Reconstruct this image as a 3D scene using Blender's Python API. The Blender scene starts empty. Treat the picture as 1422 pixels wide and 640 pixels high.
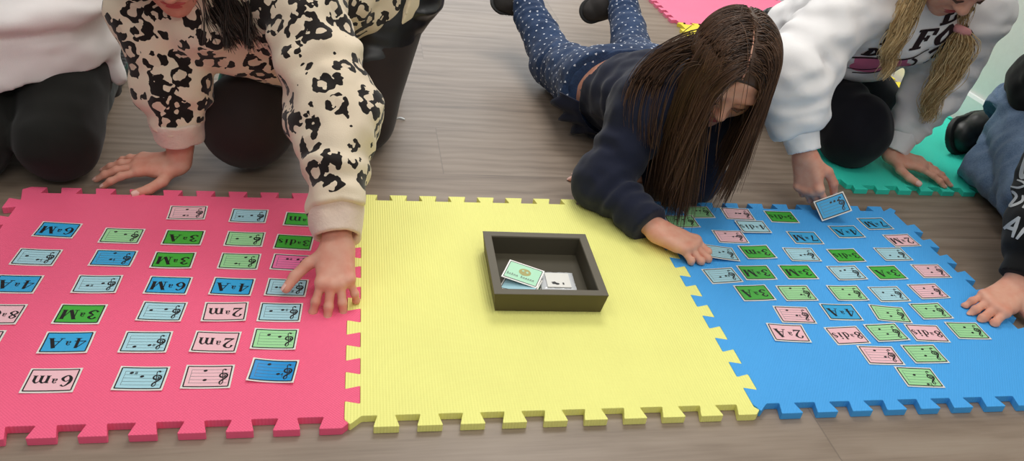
import bpy, math, random
import numpy as np
from mathutils import Vector, Matrix
from mathutils.bvhtree import BVHTree

random.seed(5)
SC = bpy.context.scene
COL = SC.collection
f4 = np.float32
def V(*a): return np.array(a, float)
def nrm(a): a = np.asarray(a, float); return a/np.linalg.norm(a)

# ------------------------------------------------------------------ camera
F_PX = 1091.93
CAM = V(-0.0437, -0.7594, 0.812)
CM = np.array([[0.9808626731, -0.0147212078, -0.1941435102],
               [-0.1556659469, 0.5396349387, -0.8273827686],
               [0.1169466948, 0.8417704075, 0.5270161778]])
cd = bpy.data.cameras.new('camera'); co = bpy.data.objects.new('camera', cd); COL.objects.link(co)
cd.sensor_width = 36.0; cd.lens = 36.0*F_PX/1422.0; cd.clip_start = .05; cd.clip_end = 50
co.matrix_world = Matrix(((*CM[0], CAM[0]), (*CM[1], CAM[1]), (*CM[2], CAM[2]), (0, 0, 0, 1)))
SC.camera = co

# ------------------------------------------------------------------ scene tree helpers
def tag(o, label=None, cat=None, group=None, kind=None):
    if label: o['label'] = label
    if cat: o['category'] = cat
    if group: o['group'] = group
    if kind: o['kind'] = kind
    return o
def empty(name, loc, label, cat, group=None):
    o = bpy.data.objects.new(name, None); COL.objects.link(o); o.location = loc; o.empty_display_size = .05
    return tag(o, label, cat, group)
def mesh_obj(name, verts, faces, mats, parent=None, fmat=None, smooth=True):
    """verts (n,3) world or local, faces list or (m,4) array"""
    me = bpy.data.meshes.new(name)
    verts = np.asarray(verts, f4)
    if isinstance(faces, np.ndarray):
        n, k = faces.shape
        me.vertices.add(len(verts)); me.vertices.foreach_set('co', verts.ravel())
        me.loops.add(n*k); me.loops.foreach_set('vertex_index', faces.astype(np.int32).ravel())
        me.polygons.add(n); me.polygons.foreach_set('loop_start', np.arange(0, n*k, k, dtype=np.int32))
        me.update(calc_edges=True)
    else:
        me.from_pydata([tuple(v) for v in verts.tolist()], [], faces); me.update()
    for m in (mats if isinstance(mats, (list, tuple)) else [mats]): me.materials.append(m)
    if fmat is not None: me.polygons.foreach_set('material_index', np.asarray(fmat, np.int32))
    me.polygons.foreach_set('use_smooth', np.full(len(me.polygons), smooth, bool))
    me.update()
    o = bpy.data.objects.new(name, me); COL.objects.link(o)
    if parent is not None:
        o.parent = parent
        o.matrix_parent_inverse = Matrix.Translation(parent.location).inverted() if parent.type == 'EMPTY' else Matrix()
    return o

# ------------------------------------------------------------------ materials
def srgb(r, g, b):
    def c(x):
        x /= 255.
        return x/12.92 if x <= .04045 else ((x+.055)/1.055)**2.4
    return (c(r), c(g), c(b), 1.)
class NT:
    def __init__(s, name):
        s.m = bpy.data.materials.new(name); s.m.use_nodes = True
        s.t = s.m.node_tree; s.n = s.t.nodes; s.b = s.n['Principled BSDF']
    def new(s, ty, **kw):
        n = s.n.new(ty)
        for k, v in kw.items():
            if k.startswith('i_'): n.inputs[k[2:].replace('_', ' ')].default_value = v
            else: setattr(n, k, v)
        return n
    def link(s, a, b): s.t.links.new(a, b)
    def math(s, op, a, b=None, c=None):
        n = s.n.new('ShaderNodeMath'); n.operation = op
        for i, x in enumerate((a, b, c)):
            if x is None: continue
            if isinstance(x, (int, float)): n.inputs[i].default_value = x
            else: s.link(x, n.inputs[i])
        return n.outputs[0]
    def mix(s, fac, a, b):
        n = s.n.new('ShaderNodeMix'); n.data_type = 'RGBA'
        for i, x in ((0, fac), (6, a), (7, b)):
            if isinstance(x, (int, float, tuple)): n.inputs[i].default_value = x
            else: s.link(x, n.inputs[i])
        return n.outputs[2]
    def coord(s, kind='Object', scale=(1, 1, 1), loc=(0, 0, 0)):
        tc = s.n.new('ShaderNodeTexCoord'); mp = s.n.new('ShaderNodeMapping')
        mp.inputs['Scale'].default_value = scale; mp.inputs['Location'].default_value = loc
        s.link(tc.outputs[kind], mp.inputs[0]); return mp.outputs[0]
    def noise(s, co, scale, detail=3, rough=.5, dist=0):
        n = s.n.new('ShaderNodeTexNoise'); n.inputs['Scale'].default_value = scale
        n.inputs['Detail'].default_value = detail; n.inputs['Roughness'].default_value = rough
        n.inputs['Distortion'].default_value = dist
        s.link(co, n.inputs['Vector']); return n.outputs['Fac']
    def ramp(s, fac, stops):
        n = s.n.new('ShaderNodeValToRGB'); cr = n.color_ramp
        while len(cr.elements) < len(stops): cr.elements.new(.5)
        for e, (p, c) in zip(cr.elements, stops): e.position = p; e.color = c if len(c) == 4 else (*c, 1)
        s.link(fac, n.inputs[0]); return n.outputs[0]
    def bump(s, h, strength=.3, dist=.002):
        n = s.n.new('ShaderNodeBump'); n.inputs['Strength'].default_value = strength; n.inputs['Distance'].default_value = dist
        s.link(h, n.inputs['Height']); s.link(n.outputs[0], s.b.inputs['Normal'])
    def set(s, **kw):
        for k, v in kw.items():
            i = s.b.inputs[k.replace('_', ' ')]
            if isinstance(v, (int, float, tuple)): i.default_value = v
            else: s.link(v, i)
        return s

def plain(name, col, rough=.6, spec=.5, **kw):
    t = NT(name); c = t.noise(t.coord(), 60, 2)
    t.set(Base_Color=t.mix(c, tuple(x*.94 for x in col[:3])+(1,), tuple(min(1, x*1.04) for x in col[:3])+(1,)), Roughness=rough, Specular_IOR_Level=spec, **kw); return t.m
def cloth(name, col, rough=.9, fine=900, sheen=.15, bump=.25, var=.06):
    t = NT(name); co = t.coord()
    c = t.noise(co, 35, 4)
    lo = tuple(x*(1-var) for x in col[:3])+(1,); hi = tuple(min(1, x*(1+var)) for x in col[:3])+(1,)
    t.set(Base_Color=t.mix(c, lo, hi), Roughness=rough, Specular_IOR_Level=.2, Sheen_Weight=sheen)
    t.bump(t.noise(co, fine, 2), bump, .0012); return t.m

def m_floor():
    t = NT('floor_vinyl_wood'); tc = t.coord()
    sep = t.new('ShaderNodeSeparateXYZ'); t.link(tc, sep.inputs[0]); x, y = sep.outputs[0], sep.outputs[1]
    r = t.math('DIVIDE', t.math('SUBTRACT', y, .74), .23); row = t.math('FLOOR', r); ry = t.math('FRACT', r)
    xs = t.math('ADD', t.math('DIVIDE', t.math('SUBTRACT', x, .14), 1.5), t.math('DIVIDE', row, 3.))
    cell = t.math('FLOOR', xs); rx = t.math('FRACT', xs)
    pid = t.math('ADD', t.math('MULTIPLY', row, 7.31), t.math('MULTIPLY', cell, 3.77))
    wn = t.new('ShaderNodeTexWhiteNoise', noise_dimensions='1D'); t.link(pid, wn.inputs['W'])
    cmb = t.new('ShaderNodeCombineXYZ')
    t.link(t.math('ADD', t.math('MULTIPLY', x, 1.6), t.math('MULTIPLY', pid, 1.7)), cmb.inputs[0])
    t.link(t.math('MULTIPLY', y, 17.), cmb.inputs[1]); t.link(pid, cmb.inputs[2])
    g1 = t.noise(cmb.outputs[0], 1.3, 6, .6, .6)
    cm2 = t.new('ShaderNodeCombineXYZ'); t.link(t.math('MULTIPLY', x, 9.), cm2.inputs[0]); t.link(t.math('MULTIPLY', y, 190.), cm2.inputs[1]); t.link(pid, cm2.inputs[2])
    g2 = t.noise(cm2.outputs[0], 1., 3, .6)
    big = t.noise(tc, 1.7, 2)
    cm3 = t.new('ShaderNodeCombineXYZ'); t.link(t.math('MULTIPLY', x, 5.), cm3.inputs[0]); t.link(t.math('MULTIPLY', y, 14.), cm3.inputs[1]); t.link(pid, cm3.inputs[2])
    wv = t.new('ShaderNodeTexWave', wave_type='RINGS', bands_direction='Y'); wv.inputs['Scale'].default_value = .8; wv.inputs['Distortion'].default_value = 7; wv.inputs['Detail'].default_value = 2
    t.link(cm3.outputs[0], wv.inputs['Vector'])
    f = t.math('ADD', t.math('MULTIPLY', g1, .50), t.math('ADD', t.math('MULTIPLY', g2, .26), t.math('MULTIPLY', wv.outputs['Fac'], .12)))
    f = t.math('ADD', f, t.math('MULTIPLY', t.math('SUBTRACT', wn.outputs['Value'], .5), .09))
    f = t.math('ADD', f, t.math('MULTIPLY', t.math('SUBTRACT', big, .5), .1))
    c = t.ramp(f, [(.20, srgb(98, 82, 68)), (.38, srgb(130, 113, 97)), (.52, srgb(145, 128, 112)), (.78, srgb(162, 147, 131))])
    dx = t.math('LESS_THAN', t.math('MINIMUM', rx, t.math('SUBTRACT', 1., rx)), .0008)
    dy = t.math('LESS_THAN', t.math('MINIMUM', ry, t.math('SUBTRACT', 1., ry)), .004)
    gap = t.math('MAXIMUM', dx, t.math('MULTIPLY', dy, .55))
    c = t.mix(t.math('MULTIPLY', gap, .45), c, srgb(92, 80, 70))
    t.set(Base_Color=c, Roughness=.45, Specular_IOR_Level=.6)
    t.bump(t.math('SUBTRACT', g2, t.math('MULTIPLY', gap, 2.)), .12, .001); return t.m

def m_foam(name, col, kind):
    t = NT(name); tc = t.coord(); sep = t.new('ShaderNodeSeparateXYZ'); t.link(tc, sep.inputs[0]); x, y = sep.outputs[0], sep.outputs[1]
    s = lambda v, p: t.math('SINE', t.math('MULTIPLY', v, 2*math.pi/p))
    if kind == 'rib': h = t.math('ADD', s(x, .0044), t.math('MULTIPLY', s(y, .0021), .35))
    else: h = t.math('MULTIPLY', s(t.math('ADD', x, t.math('MULTIPLY', y, .18)), .0046), s(y, .0052))
    c = t.noise(tc, 9, 4)
    lo = tuple(v*.93 for v in col[:3])+(1,); hi = tuple(min(1, v*1.05) for v in col[:3])+(1,)
    t.set(Base_Color=t.mix(c, lo, hi), Roughness=.62, Specular_IOR_Level=.3)
    t.bump(h, .36, .0008); return t.m

def m_leopard():
    t = NT('leopard_fleece'); tc = t.coord()
    def rot(loc, sc):
        mp = t.new('ShaderNodeMapping'); mp.inputs['Location'].default_value = loc; mp.inputs['Scale'].default_value = sc; t.link(tc, mp.inputs[0]); return mp.outputs[0]
    nz = t.new('ShaderNodeTexNoise'); nz.inputs['Scale'].default_value = 60; nz.inputs['Detail'].default_value = 1; t.link(tc, nz.inputs['Vector'])
    wrp = t.new('ShaderNodeVectorMath', operation='MULTIPLY_ADD'); t.link(nz.outputs['Color'], wrp.inputs[0])
    wrp.inputs[1].default_value = (.012, .012, .012); t.link(tc, wrp.inputs[2])
    v = t.new('ShaderNodeTexVoronoi'); v.inputs['Scale'].default_value = 24; v.inputs['Randomness'].default_value = .8; t.link(wrp.outputs[0], v.inputs['Vector'])
    d = v.outputs['Distance']
    br = t.noise(rot((3, 1, 2), (1, 1, 1)), 55, 1)
    wob = t.noise(rot((7, 1, 5), (1, 1, 1)), 80, 1)
    r = t.math('ADD', .36, t.math('MULTIPLY', t.math('SUBTRACT', wob, .5), .22))
    wd_ = t.math('ADD', .115, t.math('MULTIPLY', t.math('SUBTRACT', br, .5), .34))
    ring = t.math('LESS_THAN', t.math('ABSOLUTE', t.math('SUBTRACT', d, r)), wd_)
    ring = t.math('MULTIPLY', ring, t.math('GREATER_THAN', br, .41))
    inner = t.math('LESS_THAN', d, .26)
    base = t.mix(t.noise(tc, 6, 2), srgb(236, 221, 197), srgb(224, 204, 178))
    base = t.mix(t.math('MULTIPLY', inner, .35), base, srgb(205, 182, 160))
    c = t.mix(ring, base, srgb(34, 28, 26))
    t.set(Base_Color=c, Roughness=.95, Specular_IOR_Level=.15, Sheen_Weight=.2)
    t.bump(t.noise(tc, 500, 2), .3, .0015); return t.m

def m_skin(name='skin', col=(226, 172, 148)):
    t = NT(name); tc = t.coord(); a = srgb(*col); b = srgb(col[0]-8, col[1]-26, col[2]-26)
    t.set(Base_Color=t.mix(t.ramp(t.noise(tc, 38, 3), [(.35, (0, 0, 0)), (.75, (1, 1, 1))]), a, b), Roughness=.5, Specular_IOR_Level=.35,
          Subsurface_Weight=.12, Subsurface_Radius=(.008, .003, .0015))
    t.b.inputs['Subsurface Scale'].default_value = .6
    t.bump(t.noise(tc, 420, 2), .08, .0006); return t.m

def m_hair(name, dark, light, rough=.38):
    t = NT(name); at = t.new('ShaderNodeAttribute', attribute_name='tone')
    t.set(Base_Color=t.mix(at.outputs['Fac'], srgb(*dark), srgb(*light)), Roughness=rough, Specular_IOR_Level=.45); return t.m
def m_denim(name, col, wear):
    t = NT(name); tc = t.coord()
    w = t.noise(tc, 14, 4, .6); f = t.noise(tc, 300, 3)
    c = t.mix(t.ramp(t.math('ADD', t.math('MULTIPLY', w, .6), t.math('MULTIPLY', f, .4)), [(.35, (0, 0, 0)), (.7, (1, 1, 1))]), srgb(*col), srgb(*wear))
    t.set(Base_Color=c, Roughness=.85, Specular_IOR_Level=.2, Sheen_Weight=.1); t.bump(t.noise(tc, 900, 2), .3, .001); return t.m
def m_paper(name, col):
    t = NT(name); c = t.noise(t.coord(), 40, 2)
    t.set(Base_Color=t.mix(c, tuple(v*.97 for v in col[:3])+(1,), col), Roughness=.38, Specular_IOR_Level=.45, Coat_Weight=.35, Coat_Roughness=.18); return t.m
def m_tights():
    t = NT('sheer_black_tights'); lw = t.new('ShaderNodeLayerWeight'); lw.inputs['Blend'].default_value = .35
    # knitted sheer: skin tone shows through where the knit is stretched
    c = t.noise(t.coord(), 14, 2)
    t.set(Base_Color=t.mix(c, srgb(30, 23, 22), srgb(48, 34, 30)), Roughness=.75, Specular_IOR_Level=.25, Sheen_Weight=.15); t.bump(t.noise(t.coord(), 1200, 1), .2, .0008); return t.m

M = dict(
 floor=m_floor(), pink=m_foam('foam_pink', srgb(255, 102, 140), 'weave'), yellow=m_foam('foam_yellow', srgb(252, 248, 146), 'rib'),
 blue=m_foam('foam_blue', srgb(76, 172, 244), 'weave'), teal=m_foam('foam_teal', srgb(58, 226, 200), 'weave'), pinkb=m_foam('foam_light_pink', srgb(255, 130, 165), 'weave'),
 yellowb=m_foam('foam_bright_yellow', srgb(244, 226, 70), 'weave'),
 wall=plain('wall_paint', srgb(226, 230, 226), .85), base=plain('baseboard_white', srgb(238, 240, 238), .5),
 white=cloth('white_sweat_cotton', srgb(246, 243, 242), .92, 700, .2, .22, .03),
 whiteA=cloth('offwhite_sweat_cotton', srgb(246, 240, 238), .92, 700, .2, .22, .03),
 leggings=cloth('black_leggings_knit', srgb(27, 27, 24), .85, 900, .1, .2, .15), black=cloth('black_trouser_knit', srgb(20, 20, 27), .9, 800, .12, .2, .15),
 tights=m_tights(), leather=plain('black_leatherette', srgb(26, 25, 27), .38, .5), leopard=m_leopard(),
 fleece=cloth('pink_beige_fleece', srgb(226, 203, 186), .97, 260, .3, .9, .07), hem=cloth('beige_sweat_lining', srgb(226, 210, 180), .95, 500, .2, .3, .04),
 navy=cloth('navy_sweat_cotton', srgb(30, 34, 52), .92, 700, .12, .25, .12), jeansC=m_denim('navy_heart_denim', (34, 50, 80), (60, 82, 118)), heart=plain('white_heart_print', srgb(220, 226, 240), .8),
 jeansE=m_denim('blue_denim', (84, 106, 134), (128, 150, 178)), stitch=plain('denim_seam', srgb(168, 186, 206), .85), blackE=cloth('black_sweat_cotton', srgb(17, 17, 18), .92, 700, .1, .25, .15),
 print_grey=plain('pale_grey_print', srgb(186, 188, 190), .8), ink=plain('black_print', srgb(38, 18, 24), .8), pinkprint=plain('pink_print', srgb(226, 120, 158), .8),
 skin=m_skin(), skinB=m_skin('skin_rosy', (222, 166, 144)), lips=plain('lips_red', srgb(190, 82, 80), .4), nail=plain('nail_pink', srgb(236, 190, 178), .3),
 hairC=m_hair('dark_brown_hair', (50, 34, 25), (116, 84, 62)), hairB=m_hair('black_brown_hair', (30, 20, 15), (70, 48, 36)), hairD=m_hair('blonde_hair', (162, 122, 70), (255, 230, 176), .5),
 brow=plain('brow_brown', srgb(92, 66, 54), .7), shoeC=plain('dark_grey_suede', srgb(52, 48, 46), .85), sole=plain('shoe_rubber', srgb(30, 29, 28), .6), shoeE=plain('black_shoe_leather', srgb(24, 25, 25), .42),
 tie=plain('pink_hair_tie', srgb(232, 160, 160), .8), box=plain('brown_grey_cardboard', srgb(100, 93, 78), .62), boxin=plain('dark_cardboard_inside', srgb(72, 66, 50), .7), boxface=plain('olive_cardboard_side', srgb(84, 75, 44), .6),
 paper=m_paper('laminated_white', srgb(238, 236, 228)), c_B=m_paper('card_blue', srgb(52, 172, 228)), c_S=m_paper('card_strong_blue', srgb(24, 150, 222)), c_L=m_paper('card_pale_blue', srgb(176, 222, 234)), c_G=m_paper('card_green', srgb(66, 178, 58)),
 c_N=m_paper('card_light_green', srgb(166, 228, 164)), c_P=m_paper('card_pink', srgb(250, 198, 206)), c_H=m_paper('card_hot_pink', srgb(255, 128, 184)), c_M=m_paper('card_mint', srgb(132, 208, 160)),
 cink=plain('card_ink', srgb(16, 16, 18), .4), line=plain('staff_line_ink', srgb(96, 110, 112), .5), foil=plain('clear_plastic_film', srgb(214, 216, 218), .12, .6), ochre=plain('ochre_print', srgb(176, 168, 96), .5),
)

# ------------------------------------------------------------------ setting
def box_mesh(lo, hi):
    x0, y0, z0 = lo; x1, y1, z1 = hi
    v = [(x0, y0, z0), (x1, y0, z0), (x1, y1, z0), (x0, y1, z0), (x0, y0, z1), (x1, y0, z1), (x1, y1, z1), (x0, y1, z1)]
    return v, [(0, 3, 2, 1), (4, 5, 6, 7), (0, 1, 5, 4), (1, 2, 6, 5), (2, 3, 7, 6), (3, 0, 4, 7)]
WALLX = 1.727
fl = mesh_obj('floor', *box_mesh((-4.2, -3.5, -.05), (WALLX+.1, 6.2, 0)), M['floor'], smooth=False); tag(fl, 'grey brown wood plank vinyl floor', 'floor', kind='structure')
w = mesh_obj('wall_right', *box_mesh((WALLX, -3.5, 0), (WALLX+.1, 6.2, 2.7)), M['wall'], smooth=False); tag(w, 'white painted wall on the right', 'wall', kind='structure')
def baseboard():
    prof = [(0, 0), (-.013, 0), (-.013, .084), (-.009, .092), (0, .092)]
    vs = []; fs = []
    for y in (-3.5, 6.2): vs += [(WALLX+px, y, pz) for px, pz in prof]
    n = len(prof)
    fs = [(i, (i+1) % n, n+(i+1) % n, n+i) for i in range(n)]+[tuple(range(n))[::-1], tuple(range(n, 2*n))]
    o = mesh_obj('baseboard_right', vs, fs, M['base'], smooth=False); tag(o, 'white baseboard along the right wall', 'baseboard', kind='structure')
baseboard()

# ------------------------------------------------------------------ foam puzzle mats
P_ = .0589176; TD = .0214; MH = .0125; WM = .6
def extrude_poly(poly, z0, z1, bev=.0008):
    """outline polygon (ccw) to a slab with a softened top edge"""
    n = len(poly); p = np.array(poly)
    a = p-np.roll(p, 1, 0); b = np.roll(p, -1, 0)-p
    na = np.stack([a[:, 1], -a[:, 0]], 1); na /= np.linalg.norm(na, axis=1)[:, None]+1e-12
    nb = np.stack([b[:, 1], -b[:, 0]], 1); nb /= np.linalg.norm(nb, axis=1)[:, None]+1e-12
    off = na+nb; off /= (1+np.sum(na*nb, 1))[:, None].clip(.35)
    vs = []
    for z, d in ((z0, 0), (z1-bev, 0), (z1-bev*.3, bev*.3), (z1, bev)):
        q = p-off*d; vs += [(x, y, z) for x, y in q]
    fs = []
    for L in range(3):
        for i in range(n):
            j = (i+1) % n; fs.append((L*n+i, L*n+j, (L+1)*n+j, (L+1)*n+i))
    fs.append(tuple(range(3*n, 4*n))); fs.append(tuple(range(n))[::-1])
    return vs, fs
def round_poly(poly, r=.0022, seg=3):
    out = []; n = len(poly)
    for i in range(n):
        p0, p1, p2 = (np.array(poly[(i+k) % n]) for k in (-1, 0, 1))
        a = p0-p1; b = p2-p1; la, lb = np.linalg.norm(a), np.linalg.norm(b)
        rr = min(r, la*.4, lb*.4); s = p1+a/la*rr; e = p1+b/lb*rr
        for k in range(seg+1):
            t = k/seg; out.append(tuple((1-t)**2*s+2*t*(1-t)*p1+t*t*e))
    return out
def mat_outline(bx, tx, ly, ry, W=WM, d=TD, p=P_):
    """local: left tip line x=0, bottom tip line y=0, body from d to W; bx,tx,ly,ry = centre of the first tooth per side"""
    g = .0004; L, Rr, B, T = d, W, d, W          # root lines; right tips at W+d, top tips W+d
    hw_t, hw_r = .30*p, .205*p                    # half width at tip / root
    def teeth(c0, lo, hi):
        return [c0+k*p for k in range(-2, 14) if c0+k*p-hw_t > lo and c0+k*p+hw_t < hi]
    o = []
    tb = teeth(bx, d*1.0, W-d*.1); tt = teeth(tx, d*1.0, W-d*.1); tl = teeth(ly, d*1.0, W-d*.1); tr = teeth(ry, d*1.0, W-d*.1)
    # bottom side, left to right
    o += [(L+.1*d, B)]
    for c in tb: o += [(c-hw_r, B), (c-hw_t, 0), (c+hw_t, 0), (c+hw_r, B)]
    cs = tb[-1]+p
    if cs-hw_r < W-.2*d: o += [(cs-hw_r, B), (cs-hw_t, 0), (W-.1*d, 0), (W+.3*d, .42*d)]
    else: o += [(Rr-.3*d, B)]
    # right side, bottom to top
    o += [(Rr, d*.72 if cs-hw_r < W-.2*d else d*1.2)]
    for c in tr: o += [(Rr, c-hw_r), (Rr+d-g, c-hw_t), (Rr+d-g, c+hw_t), (Rr, c+hw_r)]
    o += [(Rr, T-.3*d)]
    o += [(Rr+.55*d, T+.2*d), (Rr+.2*d, T+.75*d)]
    # top side, right to left
    o += [(Rr-.5*d, T+d*.75)] if W-tt[-1] > .75*p else []
    if W-tt[-1] > .75*p: o += [(Rr-.85*d, T)]
    for c in tt[::-1]: o += [(c+hw_r, T), (c+hw_t, T+d-g), (c-hw_t, T+d-g), (c-hw_r, T)]
    if tt[0]-d > .75*p: o += [(tt[0]-p+hw_r, T), (tt[0]-p+hw_t, T+d), (L+.1*d, T+d), (.55*d, T+.55*d)]
    else: o += [(L+.35*d, T), (L-.1*d, T+.35*d)]
    # left side, top to bottom
    if T-tl[-1] > .95*p: o += [(L, T-.1*d)]
    o += [(L, tl[-1]+hw_r+.35*p)] if T-tl[-1] > .8*p else []
    for c in tl[::-1]: o += [(L, c+hw_r), (g, c+hw_t), (g, c-hw_t), (L, c-hw_r)]
    lo = tl[0]-p
    if lo+hw_t > 1.3*d: o += [(L, lo+hw_r), (g, lo+hw_t), (g, max(.75*d, lo-hw_t)), (.38*d, .3*d)]
    return o
def clean(o):
    r = [o[0]]
    for q in o[1:]:
        if math.hypot(q[0]-r[-1][0], q[1]-r[-1][1]) > .0012: r.append(q)
    return r
MATS = {}
def puzzle_mat(x, y, key, label, bx, tx, ly, ry, rot=0, h=MH, group='foam puzzle mats'):
    vs, fs = extrude_poly(round_poly(clean(mat_outline(bx, tx, ly, ry))), 0.0004, h)
    o = mesh_obj('puzzle_mat', vs, fs, M[key], smooth=False); o.location = (x, y, 0); o.rotation_euler[2] = rot
    tag(o, label, 'play mat', group); return o
XL = -.0564                     # left tip line of the yellow mat
b0 = -XL; t0 = .0381-P_-XL
puzzle_mat(XL-.6, 0, 'pink', 'pink foam puzzle mat in front on the left, covered in rows of cards', b0-.0013, .036-P_+.0564, .0913-P_*0, .0619)
puzzle_mat(XL, 0, 'yellow', 'pale yellow foam puzzle mat in the middle with the open box on it', b0, t0, .0913, .068)
puzzle_mat(XL+.6, 0, 'blue', 'blue foam puzzle mat in front on the right, scattered with cards', b0, t0, .068+P_*.5, .0577)
puzzle_mat(1.075, .700, 'teal', 'teal foam puzzle mat under the kneeling blonde girl by the wall', .05, .03, .06, .06)
puzzle_mat(1.075, 1.302, 'yellowb', 'bright yellow foam puzzle mat joined behind the teal mat by the wall', .05, .03, .06, .06)
puzzle_mat(1.075, 1.904, 'pinkb', 'light pink foam puzzle mat at the top of the photo by the wall', .05, .03, .06, .06)
puzzle_mat(-1.032, 1.165, 'teal', 'teal foam puzzle mat showing behind the girl in leopard print', .05, .03, .06, .06)

# ------------------------------------------------------------------ lettering and music signs (strokes with varying width)
def smooth_pts(pts, ws, n=6):
    P = [np.array(p, float) for p in pts]; out = []; ow = []
    for i in range(len(P)-1):
        a, b, c, d = P[max(i-1, 0)], P[i], P[i+1], P[min(i+2, len(P)-1)]
        for k in range(n):
            t = k/n
            out.append(.5*((2*b)+(-a+c)*t+(2*a-5*b+4*c-d)*t*t+(-a+3*b-3*c+d)*t**3)); ow.append(ws[i]*(1-t)+ws[i+1]*t)
    out.append(P[-1]); ow.append(ws[-1]); return out, ow
def ribbon(pts, ws):
    """polyline with widths -> list of quads in 2D"""
    P = np.array(pts); n = len(P); T = np.zeros_like(P)
    T[1:-1] = P[2:]-P[:-2]; T[0] = P[1]-P[0]; T[-1] = P[-1]-P[-2]
    T /= np.linalg.norm(T, axis=1)[:, None]+1e-9; N = np.stack([-T[:, 1], T[:, 0]], 1)
    w = np.array(ws)[:, None]/2; A, B = P+N*w, P-N*w
    return [(A[i], B[i], B[i+1], A[i+1]) for i in range(n-1)]
def S(*p, w, c=False):
    w = w if isinstance(w, (list, tuple)) else [w]*len(p)
    if c: pts, ws = smooth_pts(p, w); return ribbon(pts, ws)
    out = []
    for i in range(len(p)-1): out += ribbon([p[i], p[i+1]], [w[i], w[i+1]])
    return out
def disc(x, y, rx, ry, rot=0, n=10):
    c, s = math.cos(rot), math.sin(rot)
    pt = lambda a: np.array((x+c*rx*math.cos(a)-s*ry*math.sin(a), y+s*rx*math.cos(a)+c*ry*math.sin(a)))
    o = []
    for k in range(0, n//2):
        a0, a1 = math.pi*k/(n//2), math.pi*(k+1)/(n//2); o.append((pt(a0), pt(a1), pt(-a1), pt(-a0)))
    return o
tn, tk = .06, .22                      # thin and thick strokes of the fat-face lettering
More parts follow.
